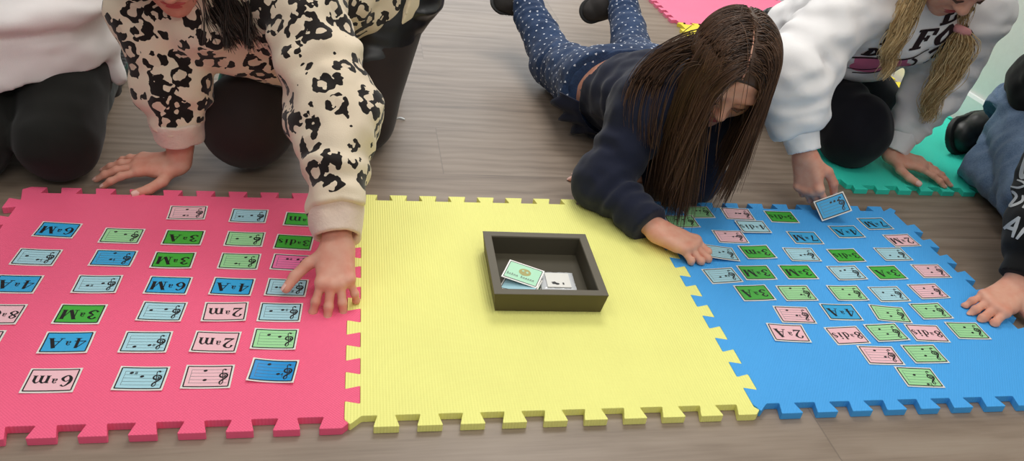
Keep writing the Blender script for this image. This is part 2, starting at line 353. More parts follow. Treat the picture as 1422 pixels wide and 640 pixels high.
GL = {
 'M': (1.0, S((.14, 0), (.14, 1), w=tn)+S((.12, 1), (.5, .0), w=tk)+S((.5, 0), (.86, 1), w=tn)+S((.84, 0), (.84, 1), w=tk)+S((0, .02), (.28, .02), w=.05)+S((.68, .02), (1, .02), w=.05)+S((0, .98), (.2, .98), w=.05)+S((.8, .98), (1, .98), w=.05)),
 'A': (.92, S((.14, 0), (.46, 1), w=tn)+S((.44, 1), (.76, 0), w=tk)+S((.24, .32), (.62, .32), w=tn)+S((0, .02), (.28, .02), w=.05)+S((.56, .02), (.92, .02), w=.05)),
 'm': (1.0, S((.13, 0), (.13, .66), w=.16)+S((.47, 0), (.47, .5), w=.16)+S((.82, 0), (.82, .5), w=.16)+S((.17, .5), (.33, .66), (.47, .48), w=[.04, .09, .15], c=True)+S((.52, .5), (.68, .66), (.82, .48), w=[.04, .09, .15], c=True)+S((0, .02), (.26, .02), w=.05)+S((.35, .02), (.6, .02), w=.05)+S((.7, .02), (.96, .02), w=.05)+S((0, .64), (.14, .64), w=.05)),
 'd': (.62, S((.44, 0), (.44, 1), w=.16)+S((.4, .6), (.2, .66), (.08, .33), (.2, 0), (.4, .08), w=[.05, .07, .16, .07, .05], c=True)+S((.3, .98), (.46, .98), w=.05)+S((.44, .02), (.58, .02), w=.05)),
 'i': (.34, S((.16, 0), (.16, .64), w=.16)+disc(.16, .84, .09, .09)+S((.02, .02), (.32, .02), w=.05)+S((.04, .63), (.18, .63), w=.05)),
 's': (.5, S((.4, .5), (.26, .66), (.09, .52), (.26, .34), (.4, .16), (.24, 0), (.06, .16), w=[.05, .06, .13, .15, .13, .06, .06], c=True)),
 'a': (.56, S((.36, .0), (.36, .5), w=.15)+S((.06, .5), (.2, .66), (.36, .5), w=[.12, .06, .12], c=True)+S((.34, .36), (.1, .26), (.1, .05), (.33, .1), w=[.05, .12, .1, .05], c=True)+S((.36, .03), (.54, .03), w=.06)),
 '2': (.68, S((.1, .72), (.18, .95), (.38, .97), (.55, .76), (.42, .45), (.1, .06), w=[.17, .08, .08, .19, .12, .05], c=True)+S((.06, .07), (.6, .07), w=[.1, .16])+S((.61, .0), (.61, .25), w=.05)),
 '3': (.68, S((.1, .78), (.3, .97), (.52, .76), (.27, .53), w=[.15, .07, .18, .05], c=True)+S((.27, .53), (.56, .27), (.3, .02), (.08, .2), w=[.05, .2, .07, .16], c=True)),
 '4': (.74, S((.5, 0), (.5, 1), w=.18)+S((.48, 1), (.05, .3), w=tn)+S((.03, .3), (.7, .3), w=.06)+S((.34, .02), (.68, .02), w=.05)),
 '6': (.68, S((.54, .85), (.35, .98), (.13, .66), (.12, .28), (.32, .02), (.56, .28), (.36, .55), (.15, .38), w=[.13, .06, .17, .19, .07, .18, .06, .05], c=True)),
 '7': (.64, S((.06, .92), (.6, .92), w=.16)+S((.6, .95), (.4, .5), (.28, .02), w=[.05, .12, .2], c=True)+S((.05, 1), (.05, .72), w=.05)),
 '8': (.68, S((.34, .52), (.12, .74), (.33, .98), (.53, .76), (.34, .52), w=[.1, .15, .06, .13, .1], c=True)+S((.34, .54), (.56, .26), (.33, .02), (.1, .26), (.34, .54), w=[.1, .17, .06, .17, .1], c=True)),
 'F': (.8, S((.2, 0), (.2, 1), w=.2)+S((.0, .96), (.74, .96), w=.09)+S((.2, .52), (.52, .52), w=.08)+S((.72, .98), (.72, .7), w=.08)+S((.5, .66), (.5, .38), w=.06)+S((0, .03), (.42, .03), w=.08)),
 'R': (.9, S((.2, 0), (.2, 1), w=.2)+S((0, .96), (.4, .96), (.68, .74), (.4, .5), (.2, .5), w=[.09, .09, .2, .09, .08], c=True)+S((.42, .5), (.66, .1), (.86, .06), w=[.14, .2, .08], c=True)+S((0, .03), (.4, .03), w=.08)),
 'E': (.8, S((.2, 0), (.2, 1), w=.2)+S((0, .96), (.72, .96), w=.09)+S((0, .04), (.74, .04), w=.09)+S((.2, .52), (.5, .52), w=.08)+S((.71, .98), (.71, .72), w=.07)+S((.73, .02), (.73, .3), w=.07)),
 'O': (.8, S((.4, .98), (.12, .5), (.4, .02), (.68, .5), (.4, .98), w=[.08, .2, .08, .2, .08], c=True)),
 'D': (.85, S((.2, 0), (.2, 1), w=.2)+S((0, .96), (.4, .94), (.7, .5), (.4, .06), (0, .04), w=[.09, .09, .2, .09, .09], c=True)),
}
def text_quads(s, h, small=.62):
    """text with the raised small a of an ordinal written as '^'; returns quads and width"""
    x = 0; out = []
    for ch in s:
        sup = ch == '^'; k = h*(small if sup else 1.); w, qs = GL['a' if sup else ch]; dy = h*.28 if sup else 0
        if sup: x += h*.04
        out += [[np.array((x+p[0]*k*1.08, dy+p[1]*k)) for p in q] for q in qs]; x += (w*1.08+(.1 if not sup else .14))*k
    return out, x
CLEF = S((.03, .33), (-.09, .36), (-.11, .47), (.01, .54), (.15, .46), (.15, .3), (.01, .22), (-.19, .3), (-.2, .5), (-.04, .7), (.1, .86), (.1, 1.02), (.02, 1.06), (-.05, .92), (-.01, .6), (.05, .2), (.07, 0), (.0, -.1), (-.09, -.06), w=[.04, .06, .07, .08, .09, .08, .07, .09, .1, .1, .09, .06, .05, .05, .045, .045, .05, .05, .09], c=True)+disc(-.07, -.05, .06, .06)

# ------------------------------------------------------------------ music cards
CW, CH = .0652, .0470
def card_geo(content, notes, rnd):
    """returns groups of 2D quads in card coordinates (centre origin, x right, y up as the card reads)"""
    iw, ih = CW-.0066, CH-.0066; ln = .0017
    frame = S((-iw/2, -ih/2), (iw/2, -ih/2), w=ln)+S((iw/2, -ih/2), (iw/2, ih/2), w=ln)+S((iw/2, ih/2), (-iw/2, ih/2), w=ln)+S((-iw/2, ih/2), (-iw/2, -ih/2), w=ln)
    ink = list(frame); lines = []
    if content:
        k = .0215 if len(content) <= 3 else .0180
        q, wd = text_quads(content, k); ox, oy = -wd/2+.001, -k*.42
        ink += [[p+np.array((ox, oy)) for p in qq] for qq in q]
    else:
        x0, x1 = -iw/2+.003, iw/2-.006
        for j in range(5):
            y = -.0125+j*.0066-.001; lines += S((x0, y), (x1, y), w=.00055)
        lines += S((x1, -.0135), (x1, .0139), w=.00055)
        cl = .026; ink += [[np.array((-iw/2+.0095, -.0118))+p*cl for p in qq] for qq in CLEF]
        for fx, fy, acc in notes:
            x, y = (.5-fx)*CW, (fy-.5)*CH
            ink += disc(x, y, .0028, .0021, .35)
            if acc == 1:   # flat sign
                ink += S((x-.0062, y-.002), (x-.0062, y+.006), w=.0006)+S((x-.0062, y+.001), (x-.0042, y+.001), (x-.0062, y-.002), w=.0008, c=True)
            if acc == 2:   # sharp sign
                for dx in (-.0068, -.0052): ink += S((x+dx, y-.003), (x+dx, y+.003), w=.0005)
                for dy in (-.001, .001): ink += S((x-.0078, y+dy-.0003), (x-.0042, y+dy+.0003), w=.0008)
    return ink, lines, (iw, ih)
def make_card(name, loc, rotm, key, content, notes, label, group, bend=(0, 0, 0)):
    rnd = random.Random(label)
    ink, lines, (iw, ih) = card_geo(content, notes, rnd)
    bx, by, tw = bend
    def zf(x, y): return bx*(2*x/CW)**2*.5+by*(2*y/CH)**2*.5+tw*max(0., (2*x/CW)+(2*y/CH)-.6)**2
    vs = []; fs = []; fm = []
    def grid(w, h, z, mi, nx=8, ny=6, close=None):
        b = len(vs); r = .0016
        for j in range(ny+1):
            for i in range(nx+1):
                x, y = (i/nx-.5)*w, (j/ny-.5)*h; vs.append((x, y, zf(x, y)+z))
        for j in range(ny):
            for i in range(nx):
                a = b+j*(nx+1)+i; fs.append((a, a+1, a+nx+2, a+nx+1)); fm.append(mi)
        return b
    b0 = grid(CW, CH, 0., 0); b1 = grid(CW, CH, .0007, 0); nx, ny = 8, 6
    ring = [i for i in range(nx+1)]+[(j)*(nx+1)+nx for j in range(1, ny+1)]+[ny*(nx+1)+i for i in range(nx-1, -1, -1)]+[j*(nx+1) for j in range(ny-1, 0, -1)]
    for k in range(len(ring)):
        a, c = ring[k], ring[(k+1) % len(ring)]; fs.append((b0+a, b0+c, b1+c, b1+a)); fm.append(0)
    fs[:nx*ny] = [f[::-1] for f in fs[:nx*ny]]
    grid(iw, ih, .0009, 1)
    for qs, z, mi in ((lines, .00105, 3), (ink, .0012, 2)):
        for q in qs:
            # split long strokes so that they follow the bent sheet
            q = [np.asarray(p) for p in q]; L = max(np.linalg.norm(q[0]-q[3]), np.linalg.norm(q[1]-q[2])); n = max(1, int(L/.008))
            area = (q[1]-q[0])[0]*(q[2]-q[0])[1]-(q[1]-q[0])[1]*(q[2]-q[0])[0]+(q[2]-q[0])[0]*(q[3]-q[0])[1]-(q[2]-q[0])[1]*(q[3]-q[0])[0]
            for k in range(n):
                t0, t1 = k/n, (k+1)/n
                c = [q[0]+(q[3]-q[0])*t0, q[1]+(q[2]-q[1])*t0, q[1]+(q[2]-q[1])*t1, q[0]+(q[3]-q[0])*t1]
                if area < 0: c = c[::-1]
                b = len(vs); vs.extend([(p[0], p[1], zf(p[0], p[1])+z) for p in c]); fs.append((b, b+1, b+2, b+3)); fm.append(mi)
    o = mesh_obj(name, vs, fs, [M['paper'], M[key], M['cink'], M['line']], fmat=fm, smooth=False)
    mw = Matrix.Identity(4)
    for i in range(3):
        for j in range(3): mw[i][j] = rotm[i][j]
        mw[i][3] = loc[i]
    o.matrix_world = mw
    tag(o, label, 'card', group); return o
def n_(*a): return [(*t, 0)[:3] for t in a]
GP, GB = 'music cards on the pink mat', 'music cards on the blue mat'
CARDS = [
 (-.5448, .4741, -5.1, 'c_B', '6^M', 0, 'blue card reading 6ªM at the far left corner of the pink mat', GP),
 (-.4387, .4581, -2.2, 'c_N', '', n_((.3, .25), (.57, .4)), 'light green note card between the far blue 6ªM and the green 3ªA', GP),
 (-.5519, .3922, -3.0, 'c_L', '', n_((.27, .45), (.57, .65, 1)), 'pale blue note card just in front of the far corner blue 6ªM', GP),
 (-.4358, .3907, -2.6, 'c_B', '', n_((.48, .2), (.45, .58, 1)), 'blue note card with staff lines, left of a green 3ªM on the pink mat', GP),
 (-.5576, .3191, -1.8, 'c_B', '4^A', 0, 'blue card reading 4ªA cut off by the left edge of the photo', GP),
 (-.4416, .3187, -.3, 'c_L', '', n_((.3, .58, 2), (.62, .45)), 'pale blue note card between blue cards 4ªA and 6ªM on the pink mat', GP),
 (-.5571, .2448, -2., 'c_P', '8^dis', 0, 'pink card starting 8ª, cut off by the left edge of the photo', GP),
 (-.4461, .2442, -1.5, 'c_G', '3^M', 0, 'green card reading 3ªM, nearest green card on the pink mat', GP),
 (-.4456, .1794, -.2, 'c_B', '4^A', 0, 'blue card reading 4ªA right behind the nearest pink 6ªm', GP),
 (-.3403, .1785, -1.4, 'c_L', '', n_((.3, .72), (.6, .65, 2)), 'pale blue note card with lamp glare, beside the nearest blue 4ªA', GP),
 (-.4421, .1022, -.5, 'c_P', '6^m', 0, 'pale pink card reading 6ªm in the near left of the pink mat', GP),
 (-.3299, .1023, -2.5, 'c_L', '', n_((.27, .28, 2), (.5, .42)), 'pale blue note card in the nearest row, right of the pink 6ªm', GP),
 (-.5652, .1845, .1, 'c_P', '8^m', 0, 'card with only its corner in the photo, left of the nearest 4ªA', GP),
 (-.3325, .2492, -3.1, 'c_L', '', n_((.25, .45), (.57, .38)), 'pale blue note card right of the nearest green 3ªM on the pink mat', GP),
 (-.3463, .5371, 1.7, 'c_P', '', n_((.47, .25), (.43, .7, 2)), 'pale pink note card at the far edge of the pink mat', GP),
 (-.2383, .5296, -1.8, 'c_L', '', n_((.25, .55, 2), (.57, .45)), 'pale blue note card at the far edge of the pink mat', GP),
 (-.1421, .5208, -3.6, 'c_G', '3^m', 0, 'dark green card reading 3ªm, partly under the leopard sleeve', GP),
 (-.3384, .4544, -1.2, 'c_G', '3^A', 0, 'green card reading 3ªA on the pink mat', GP),
 (-.2361, .4527, -2., 'c_N', '', n_((.3, .5), (.63, .35)), 'light green note card right of the green 3ªA on the pink mat', GP),
 (-.1521, .4447, -5.1, 'c_G', '3^dis', 0, 'dark green card reading 3ªdis on the pink mat beside the leopard sleeve', GP),
 (-.3421, .3860, -1.2, 'c_G', '3^M', 0, 'green card reading 3ªM directly in front of 3ªA on the pink mat', GP),
 (-.2367, .3844, -2.4, 'c_N', '', n_((.63, .25), (.43, .65, 1)), 'light green note card directly behind the middle blue 4ªA', GP),
 (-.1519, .3820, -4.6, 'c_H', '', n_((.38, .3, 2), (.65, .3)), 'hot pink note card in front of the green 3ªdis on the pink mat', GP),
 (-.3365, .3159, -2.9, 'c_B', '6^M', 0, 'blue card reading 6ªM in the middle of the pink mat', GP),
 (-.2387, .3122, -3.7, 'c_B', '4^A', 0, 'blue card reading 4ªA in the middle of the pink mat, right of 6ªM', GP),
 (-.1538, .3096, -3.7, 'c_L', '', n_((.25, .5, 2), (.57, .7, 2)), 'pale blue note card touched by the reaching hand on the pink mat', GP),
 (-.2406, .2474, .6, 'c_P', '2^m', 0, 'pale pink card reading 2ªm, the farther of the two, in front of 4ªA', GP),
 (-.1586, .2460, -2.2, 'c_L', '', n_((.28, .45), (.55, .38, 2)), 'pale blue note card right of the farther pink 2ªm', GP),
 (-.2439, .1763, -3.3, 'c_P', '2^m', 0, 'pale pink card reading 2ªm, the nearer of the two on the pink mat', GP),
 (-.1609, .1816, -3., 'c_N', '', n_((.35, .3), (.6, .38)), 'light green note card right of the nearer pink 2ªm', GP),
 (-.2434, .1034, -1., 'c_P', '', n_((.42, .25), (.45, .65)), 'pale pink note card with two notes in the nearest row of the pink mat', GP),
 (-.1569, .1118, -6.2, 'c_S', '', n_((.38, .22), (.62, .62, 1)), 'strong blue curled note card in the near right of the pink mat', GP),
 (.6634, .5775, 2.4, 'c_N', '', n_((.5, .4), (.62, .4)), 'light green note card at the far edge of the blue mat under the hair', GP.replace('pink', 'blue')),
 (.6144, .5377, 1.9, 'c_N', '', n_((.35, .35), (.58, .35)), 'light green note card just behind the navy cuff on the blue mat', GB),
 (.7540, .5728, -3.0, 'c_P', '', n_((.45, .45, 2), (.6, .45)), 'pale pink note card at the far edge of the blue mat', GB),
 (.8521, .5650, -1.7, 'c_G', '3^dis', 0, 'green card reading 3ªdis at the far edge of the blue mat', GB),
 (.7653, .5195, .3, 'c_L', '4^dis', 0, 'shiny pale blue card reading 4ªdis overlapping between two pale pink cards', GB),
 (.6995, .4830, -1., 'c_P', '', n_((.4, .25), (.6, .5, 2)), 'pale pink note card in front of the shiny 4ªdis card', GB),
 (.8662, .4832, -.6, 'c_B', '7^M', 0, 'blue card reading 7ªM in front of the far green 3ªdis', GB),
 (.6519, .4184, -1.9, 'c_L', '', n_((.45, .5), (.6, .4)), 'pale blue note card under the fingers of the girl in navy', GB),
 (.7339, .4273, 3.5, 'c_G', '3^m', 0, 'green card reading 3ªm on the blue mat', GB),
 (.8270, .4204, -.7, 'c_L', '', n_((.45, .55), (.6, .5, 2)), 'pale blue note card between the green 3ªm and green 3ªdis', GB),
 (.6275, .3487, 6.1, 'c_L', '', n_((.4, .6), (.6, .55, 2)), 'pale blue note card beside the yellow mat, left of two green 3ªM', GB),
 (.7017, .3587, 1.8, 'c_G', '3^M', 0, 'green card reading 3ªM, the left of two alike on the blue mat', GB),
 (.7897, .3611, .8, 'c_G', '3^M', 0, 'green card reading 3ªM, the right of two alike on the blue mat', GB),
 (.6691, .2952, 2.7, 'c_G', '3^A', 0, 'green card reading 3ªA nearest the yellow mat on the blue mat', GB),
 (.7532, .2941, .9, 'c_N', '', n_((.4, .2), (.6, .6, 1)), 'light green note card directly right of the green 3ªA by the yellow mat', GB),
 (1.0651, .5429, 3.8, 'c_B', '7^M', 0, 'blue card reading 7ªM in the far right corner of the blue mat', GB),
 (.9760, .5085, 2.8, 'c_B', '4^A', 0, 'blue card reading 4ªA in front of the held up card', GB),
 (1.0884, .4779, 4.5, 'c_P', '2^M', 0, 'pale pink card reading 2ªM at the far right of the blue mat', GB),
 (.9243, .4189, 3.1, 'c_G', '3^dis', 0, 'green card reading 3ªdis in the middle of the blue mat', GB),
 (1.0351, .4255, 1.7, 'c_L', '', n_((.35, .6), (.6, .7)), 'pale blue note card in front of the pale pink 2ªM', GB),
 (.8920, .3587, 3., 'c_L', '', n_((.35, .35), (.52, .3)), 'pale blue note card directly in front of the middle green 3ªdis', GB),
 (.9812, .3600, 3., 'c_G', '3^A', 0, 'green card reading 3ªA on the right half of the blue mat', GB),
 (1.0837, .3667, 1., 'c_P', '', n_((.5, .3), (.48, .6)), 'pale pink note card right of the 3ªA, farther one at the mat edge', GB),
 (.8567, .2940, .1, 'c_N', '', n_((.45, .25), (.52, .6)), 'light green note card behind the near blue 4ªA', GB),
 (.9423, .2913, 1.7, 'c_L', '', n_((.35, .4), (.55, .6, 1)), 'pale blue note card in front of the right hand green 3ªA', GB),
 (1.0327, .2996, 3.4, 'c_P', '', n_((.45, .3), (.55, .65)), 'pale pink note card right beside the fingers of the black sleeved hand', GB),
 (.7174, .2313, -3.6, 'c_P', '', n_((.35, .25), (.55, .55, 1)), 'pale pink note card right behind the pink 2ªA', GB),
 (.8124, .2382, -2.6, 'c_B', '4^A', 0, 'blue card reading 4ªA behind the pale pink 8ªdis', GB),
 (.9077, .2320, -8.6, 'c_N', '', n_((.45, .45), (.48, .65)), 'light green tilted note card right of the near blue 4ªA', GB),
 (.9969, .2393, 2., 'c_N', '', n_((.42, .35), (.6, .5)), 'light green note card directly behind the right pink 8ªdis', GB),
 (.6814, .1821, -5.2, 'c_P', '2^A', 0, 'pale pink card reading 2ªA at the near left of the blue mat cards', GB),
 (.7886, .1744, 2.8, 'c_P', '8^dis', 0, 'pale pink card reading 8ªdis, the left of two alike', GB),
 (.8681, .1801, 2.9, 'c_N', '', n_((.38, .3), (.5, .58)), 'light green note card between the two pink 8ªdis', GB),
 (.9467, .1774, -4.5, 'c_P', '8^dis', 0, 'pale pink card reading 8ªdis, the right of two alike', GB),
 (1.0333, .1828, -2.5, 'c_N', '', n_((.5, .3), (.6, .62)), 'light green note card in the shade right below the fingertips', GB),
 (.8214, .1221, -3.5, 'c_P', '', n_((.42, .25), (.6, .58, 1)), 'pale pink note card in front of the left pink 8ªdis', GB),
 (.9063, .1235, -.2, 'c_N', '', n_((.55, .25), (.48, .6)), 'light green note card in front of the right pink 8ªdis', GB),
 (.8592, .0682, -4.9, 'c_N', '', n_((.4, .4), (.6, .85, 1)), 'light green note card nearest the front edge of the blue mat', GB),
]
def rotz(deg):
    a = math.radians(deg); return np.array([[math.cos(a), -math.sin(a), 0], [math.sin(a), math.cos(a), 0], [0, 0, 1]])
rb = random.Random(3)
for i, (x, y, a, key, txt, notes, lab, grp) in enumerate(CARDS):
    bend = (rb.uniform(0, .0022), rb.uniform(0, .0018), 0)
    z = MH+.0002; Rm = rotz(a+180)
    if i == 31: bend = (.004, .002, 0); 
    if i == 36: z += .0019                       # lies over its neighbours
    if i == 39:                                   # one end lifted by the fingers
        ax = nrm(Rm[:, 1]); t = math.radians(-7); K = np.array([[0, -ax[2], ax[1]], [ax[2], 0, -ax[0]], [-ax[1], ax[0], 0]])
        Rm = (np.eye(3)+math.sin(t)*K+(1-math.cos(t))*K@K)@Rm; z += .0045
    make_card('music_card', (x, y, z), Rm, key, txt, notes or [], lab, grp, bend)
# card held up by the blonde girl
n = nrm((-.42, -.60, .68)); u = .955*CM[:, 0]+.30*CM[:, 1]; u = nrm(u-n*u.dot(n)); vv = np.cross(n, u)
HELD = V(.962, .563, .0435)
make_card('music_card', HELD, np.stack([-u, -vv, n], 1), 'c_B', '', n_((.5, .3), (.62, .3), (.74, .32)), 'blue note card held up in the fingers of the girl in white', 'hand held music cards', (.002, 0, 0))

# ------------------------------------------------------------------ cardboard box and what lies in it
def frustum(lo0, hi0, lo1, hi1, z0, z1):
    return [(lo0[0], lo0[1], z0), (hi0[0], lo0[1], z0), (hi0[0], hi0[1], z0), (lo0[0], hi0[1], z0), (lo1[0], lo1[1], z1), (hi1[0], lo1[1], z1), (hi1[0], hi1[1], z1), (lo1[0], hi1[1], z1)]
BXO = (.179, .2375, MH)
bx = empty('storage_box', BXO, 'open square brown grey cardboard box standing on the yellow mat', 'box')
def loop_faces(a, b): return [(a+i, a+(i+1) % 4, b+(i+1) % 4, b+i) for i in range(4)]
def box_part():
    x0, y0, x1, y1 = .1765, .2395, .3690, .4275; zt = .0525; ca, sa = math.cos(-.026), math.sin(-.026); px, py = .27, .2395
    ins = lambda d, z: [(px+(x-px)*ca-(y-py)*sa, py+(x-px)*sa+(y-py)*ca, z) for x, y in ((x0+d, y0+d), (x1-d, y0+d), (x1-d, y1-d), (x0+d, y1-d))]
    # outer walls, slightly narrower at the foot
    v = ins(.006, MH+.0006)+ins(.0005, zt-.002)+ins(.0005, zt-.0012)
    mesh_obj('side_panel', v, loop_faces(0, 4)+loop_faces(4, 8)+[(3, 2, 1, 0)], M['boxface'], bx, smooth=False)
    v = ins(.0, zt-.0012)+ins(.0, zt-.0004)+ins(.0008, zt)+ins(.0138, zt)+ins(.0146, zt-.0008)+ins(.0150, zt-.003)
    mesh_obj('rim', v, sum([loop_faces(4*i, 4*i+4) for i in range(5)], []), M['box'], bx, smooth=False)
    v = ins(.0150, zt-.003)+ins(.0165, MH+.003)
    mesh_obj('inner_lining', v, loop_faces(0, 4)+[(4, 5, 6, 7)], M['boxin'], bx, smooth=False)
box_part()
BZ = MH+.0034
tilt = lambda rz, rx, ry: np.array(Matrix.Rotation(rz, 3, 'Z') @ Matrix.Rotation(rx, 3, 'X') @ Matrix.Rotation(ry, 3, 'Y'))
def box_card(name, loc, R3, key, label, deco=True):
    vs, fs, fm = [], [], []
    def slab(w, h, z0, z1, mi):
        b = len(vs); v, f = box_mesh((-w/2, -h/2, z0), (w/2, h/2, z1)); vs.extend(v); fs.extend([tuple(b+i for i in q) for q in f]); fm.extend([mi]*6)
    slab(CW, CH, 0, .0007, 0); slab(CW-.0062, CH-.0062, .0007, .0009, 1)
    def quads(qs, z, mi):
        for q in qs:
            b = len(vs); vs.extend([(p[0], p[1], z) for p in q]); fs.append((b, b+1, b+2, b+3)); fm.append(mi)
    iw, ih = CW-.0062, CH-.0062
    quads(S((-iw/2, -ih/2), (iw/2, -ih/2), (iw/2, ih/2), (-iw/2, ih/2), (-iw/2, -ih/2), w=.0012), .0011, 2)
    if deco:
        r = random.Random(4); quads(disc(0.002, .004, .011, .0085, 0, 16), .00105, 3)
        quads(disc(-.002, .006, .0022, .002)+disc(.006, .005, .0022, .002), .0012, 1)
        x = -.026
        for ch in range(12):          # dark hand lettering in the lower part, not legible in the photo
            hh = .0062 if ch in (0, 2, 6) else .0042; yy = -.0125
            if ch != 5: quads(S((x, yy), (x+.0004, yy+hh), w=.0009)+S((x, yy+.0036), (x+.0017, yy+.0038), (x+.0022, yy), w=[.0006, .0008, .0007], c=True), .0012, 2)
            x += .0042
    o = mesh_obj(name, vs, fs, [M['paper'], M[key], M['cink'], M['ochre']], fmat=fm, smooth=False)
    mw = Matrix.Identity(4)
    for i in range(3):
        for j in range(3): mw[i][j] = R3[i][j]
        mw[i][3] = loc[i]
    o.matrix_world = mw; tag(o, label, 'card', 'cards in the box'); return o
box_card('music_card', (.2375, .300, BZ+.0002), tilt(math.radians(-14), 0, 0), 'c_M', 'mint green card lying flat in the box under the lettered one', False)
box_card('music_card', (.2350, .308, BZ+.0058), tilt(math.radians(-27), 0, math.radians(-7)), 'c_L', 'pale card with white edge sandwiched in the middle of the box stack', False)
box_card('music_card', (.2415, .327, BZ+.0150), tilt(math.radians(-27), math.radians(8), math.radians(4)), 'c_M', 'mint green card with dark lettering and ochre emblem, topmost in the box')
def pack():
    o = empty('card_pack', (.303, .318, BZ), 'clear plastic sleeve with white cards inside, right side of the box', 'card pack')
    R3 = tilt(math.radians(-3), 0, 0)
    def put(v): return [tuple(R3@np.array(p)+np.array((.303, .318, BZ))) for p in v]
    n = 14; r = random.Random(8); vs = []; fs = []
    for j in range(n+1):
        for i in range(n+1):
            x, y = (i/n-.5)*.062, (j/n-.5)*.058; e = max(abs(i/n-.5), abs(j/n-.5))*2
            vs.append((x, y, .0068+(.0022*r.random() if e > .72 else .0004*r.random())-.004*max(0, e-.8)*5))
    for j in range(n):
        for i in range(n): a = j*(n+1)+i; fs.append((a, a+1, a+n+2, a+n+1))
    m = len(vs); v2, f2 = box_mesh((-.03, -.028, .0002), (.03, .028, .0018)); vs += v2; fs += [tuple(m+i for i in f) for f in f2]
    t = mesh_obj('plastic_sleeve', put(vs), fs, M['foil'], o)
    v, f = box_mesh((-.021, -.021, .0078), (.021, .020, .0092)); mesh_obj('white_cards', put(v), f, M['paper'], o, smooth=False)
    q = disc(-.008, -.010, .0045, .0032, .3)+disc(-.003, -.012, .004, .003)+S((-.013, -.008), (-.006, -.006), w=.0015)+S((.008, -.014), (.008, -.008), w=.003)
    vs = []; fs = []
    for s in q:
        b = len(vs); vs += [(p[0], p[1], .0094) for p in s]; fs.append((b, b+1, b+2, b+3))
    mesh_obj('printed_drawing', put(vs), fs, M['cink'], o, smooth=False)
pack()
def scrap():
    v = []; f = []; n = 8
    for i in range(n+1):
        t = i/n; x = .046+t*.022; v += [(x, 1.008+.002*math.sin(t*5), .0005+.0022*math.sin(t*3.1)), (x+.001, 1.015+.0015*math.sin(t*4), .0007+.0035*math.sin(t*3.1)), (x, 1.008+.002*math.sin(t*5), .0012+.0022*math.sin(t*3.1)+.0008)]
    for i in range(n):
        for k in range(3): f.append((3*i+k, 3*i+(k+1) % 3, 3*i+3+(k+1) % 3, 3*i+3+k))
    f += [(2, 1, 0), (3*n, 3*n+1, 3*n+2)]
    tag(mesh_obj('paper_scrap', v, f, M['base']), 'tiny white curled scrap on the floor beside the black skirt', 'scrap')
scrap()

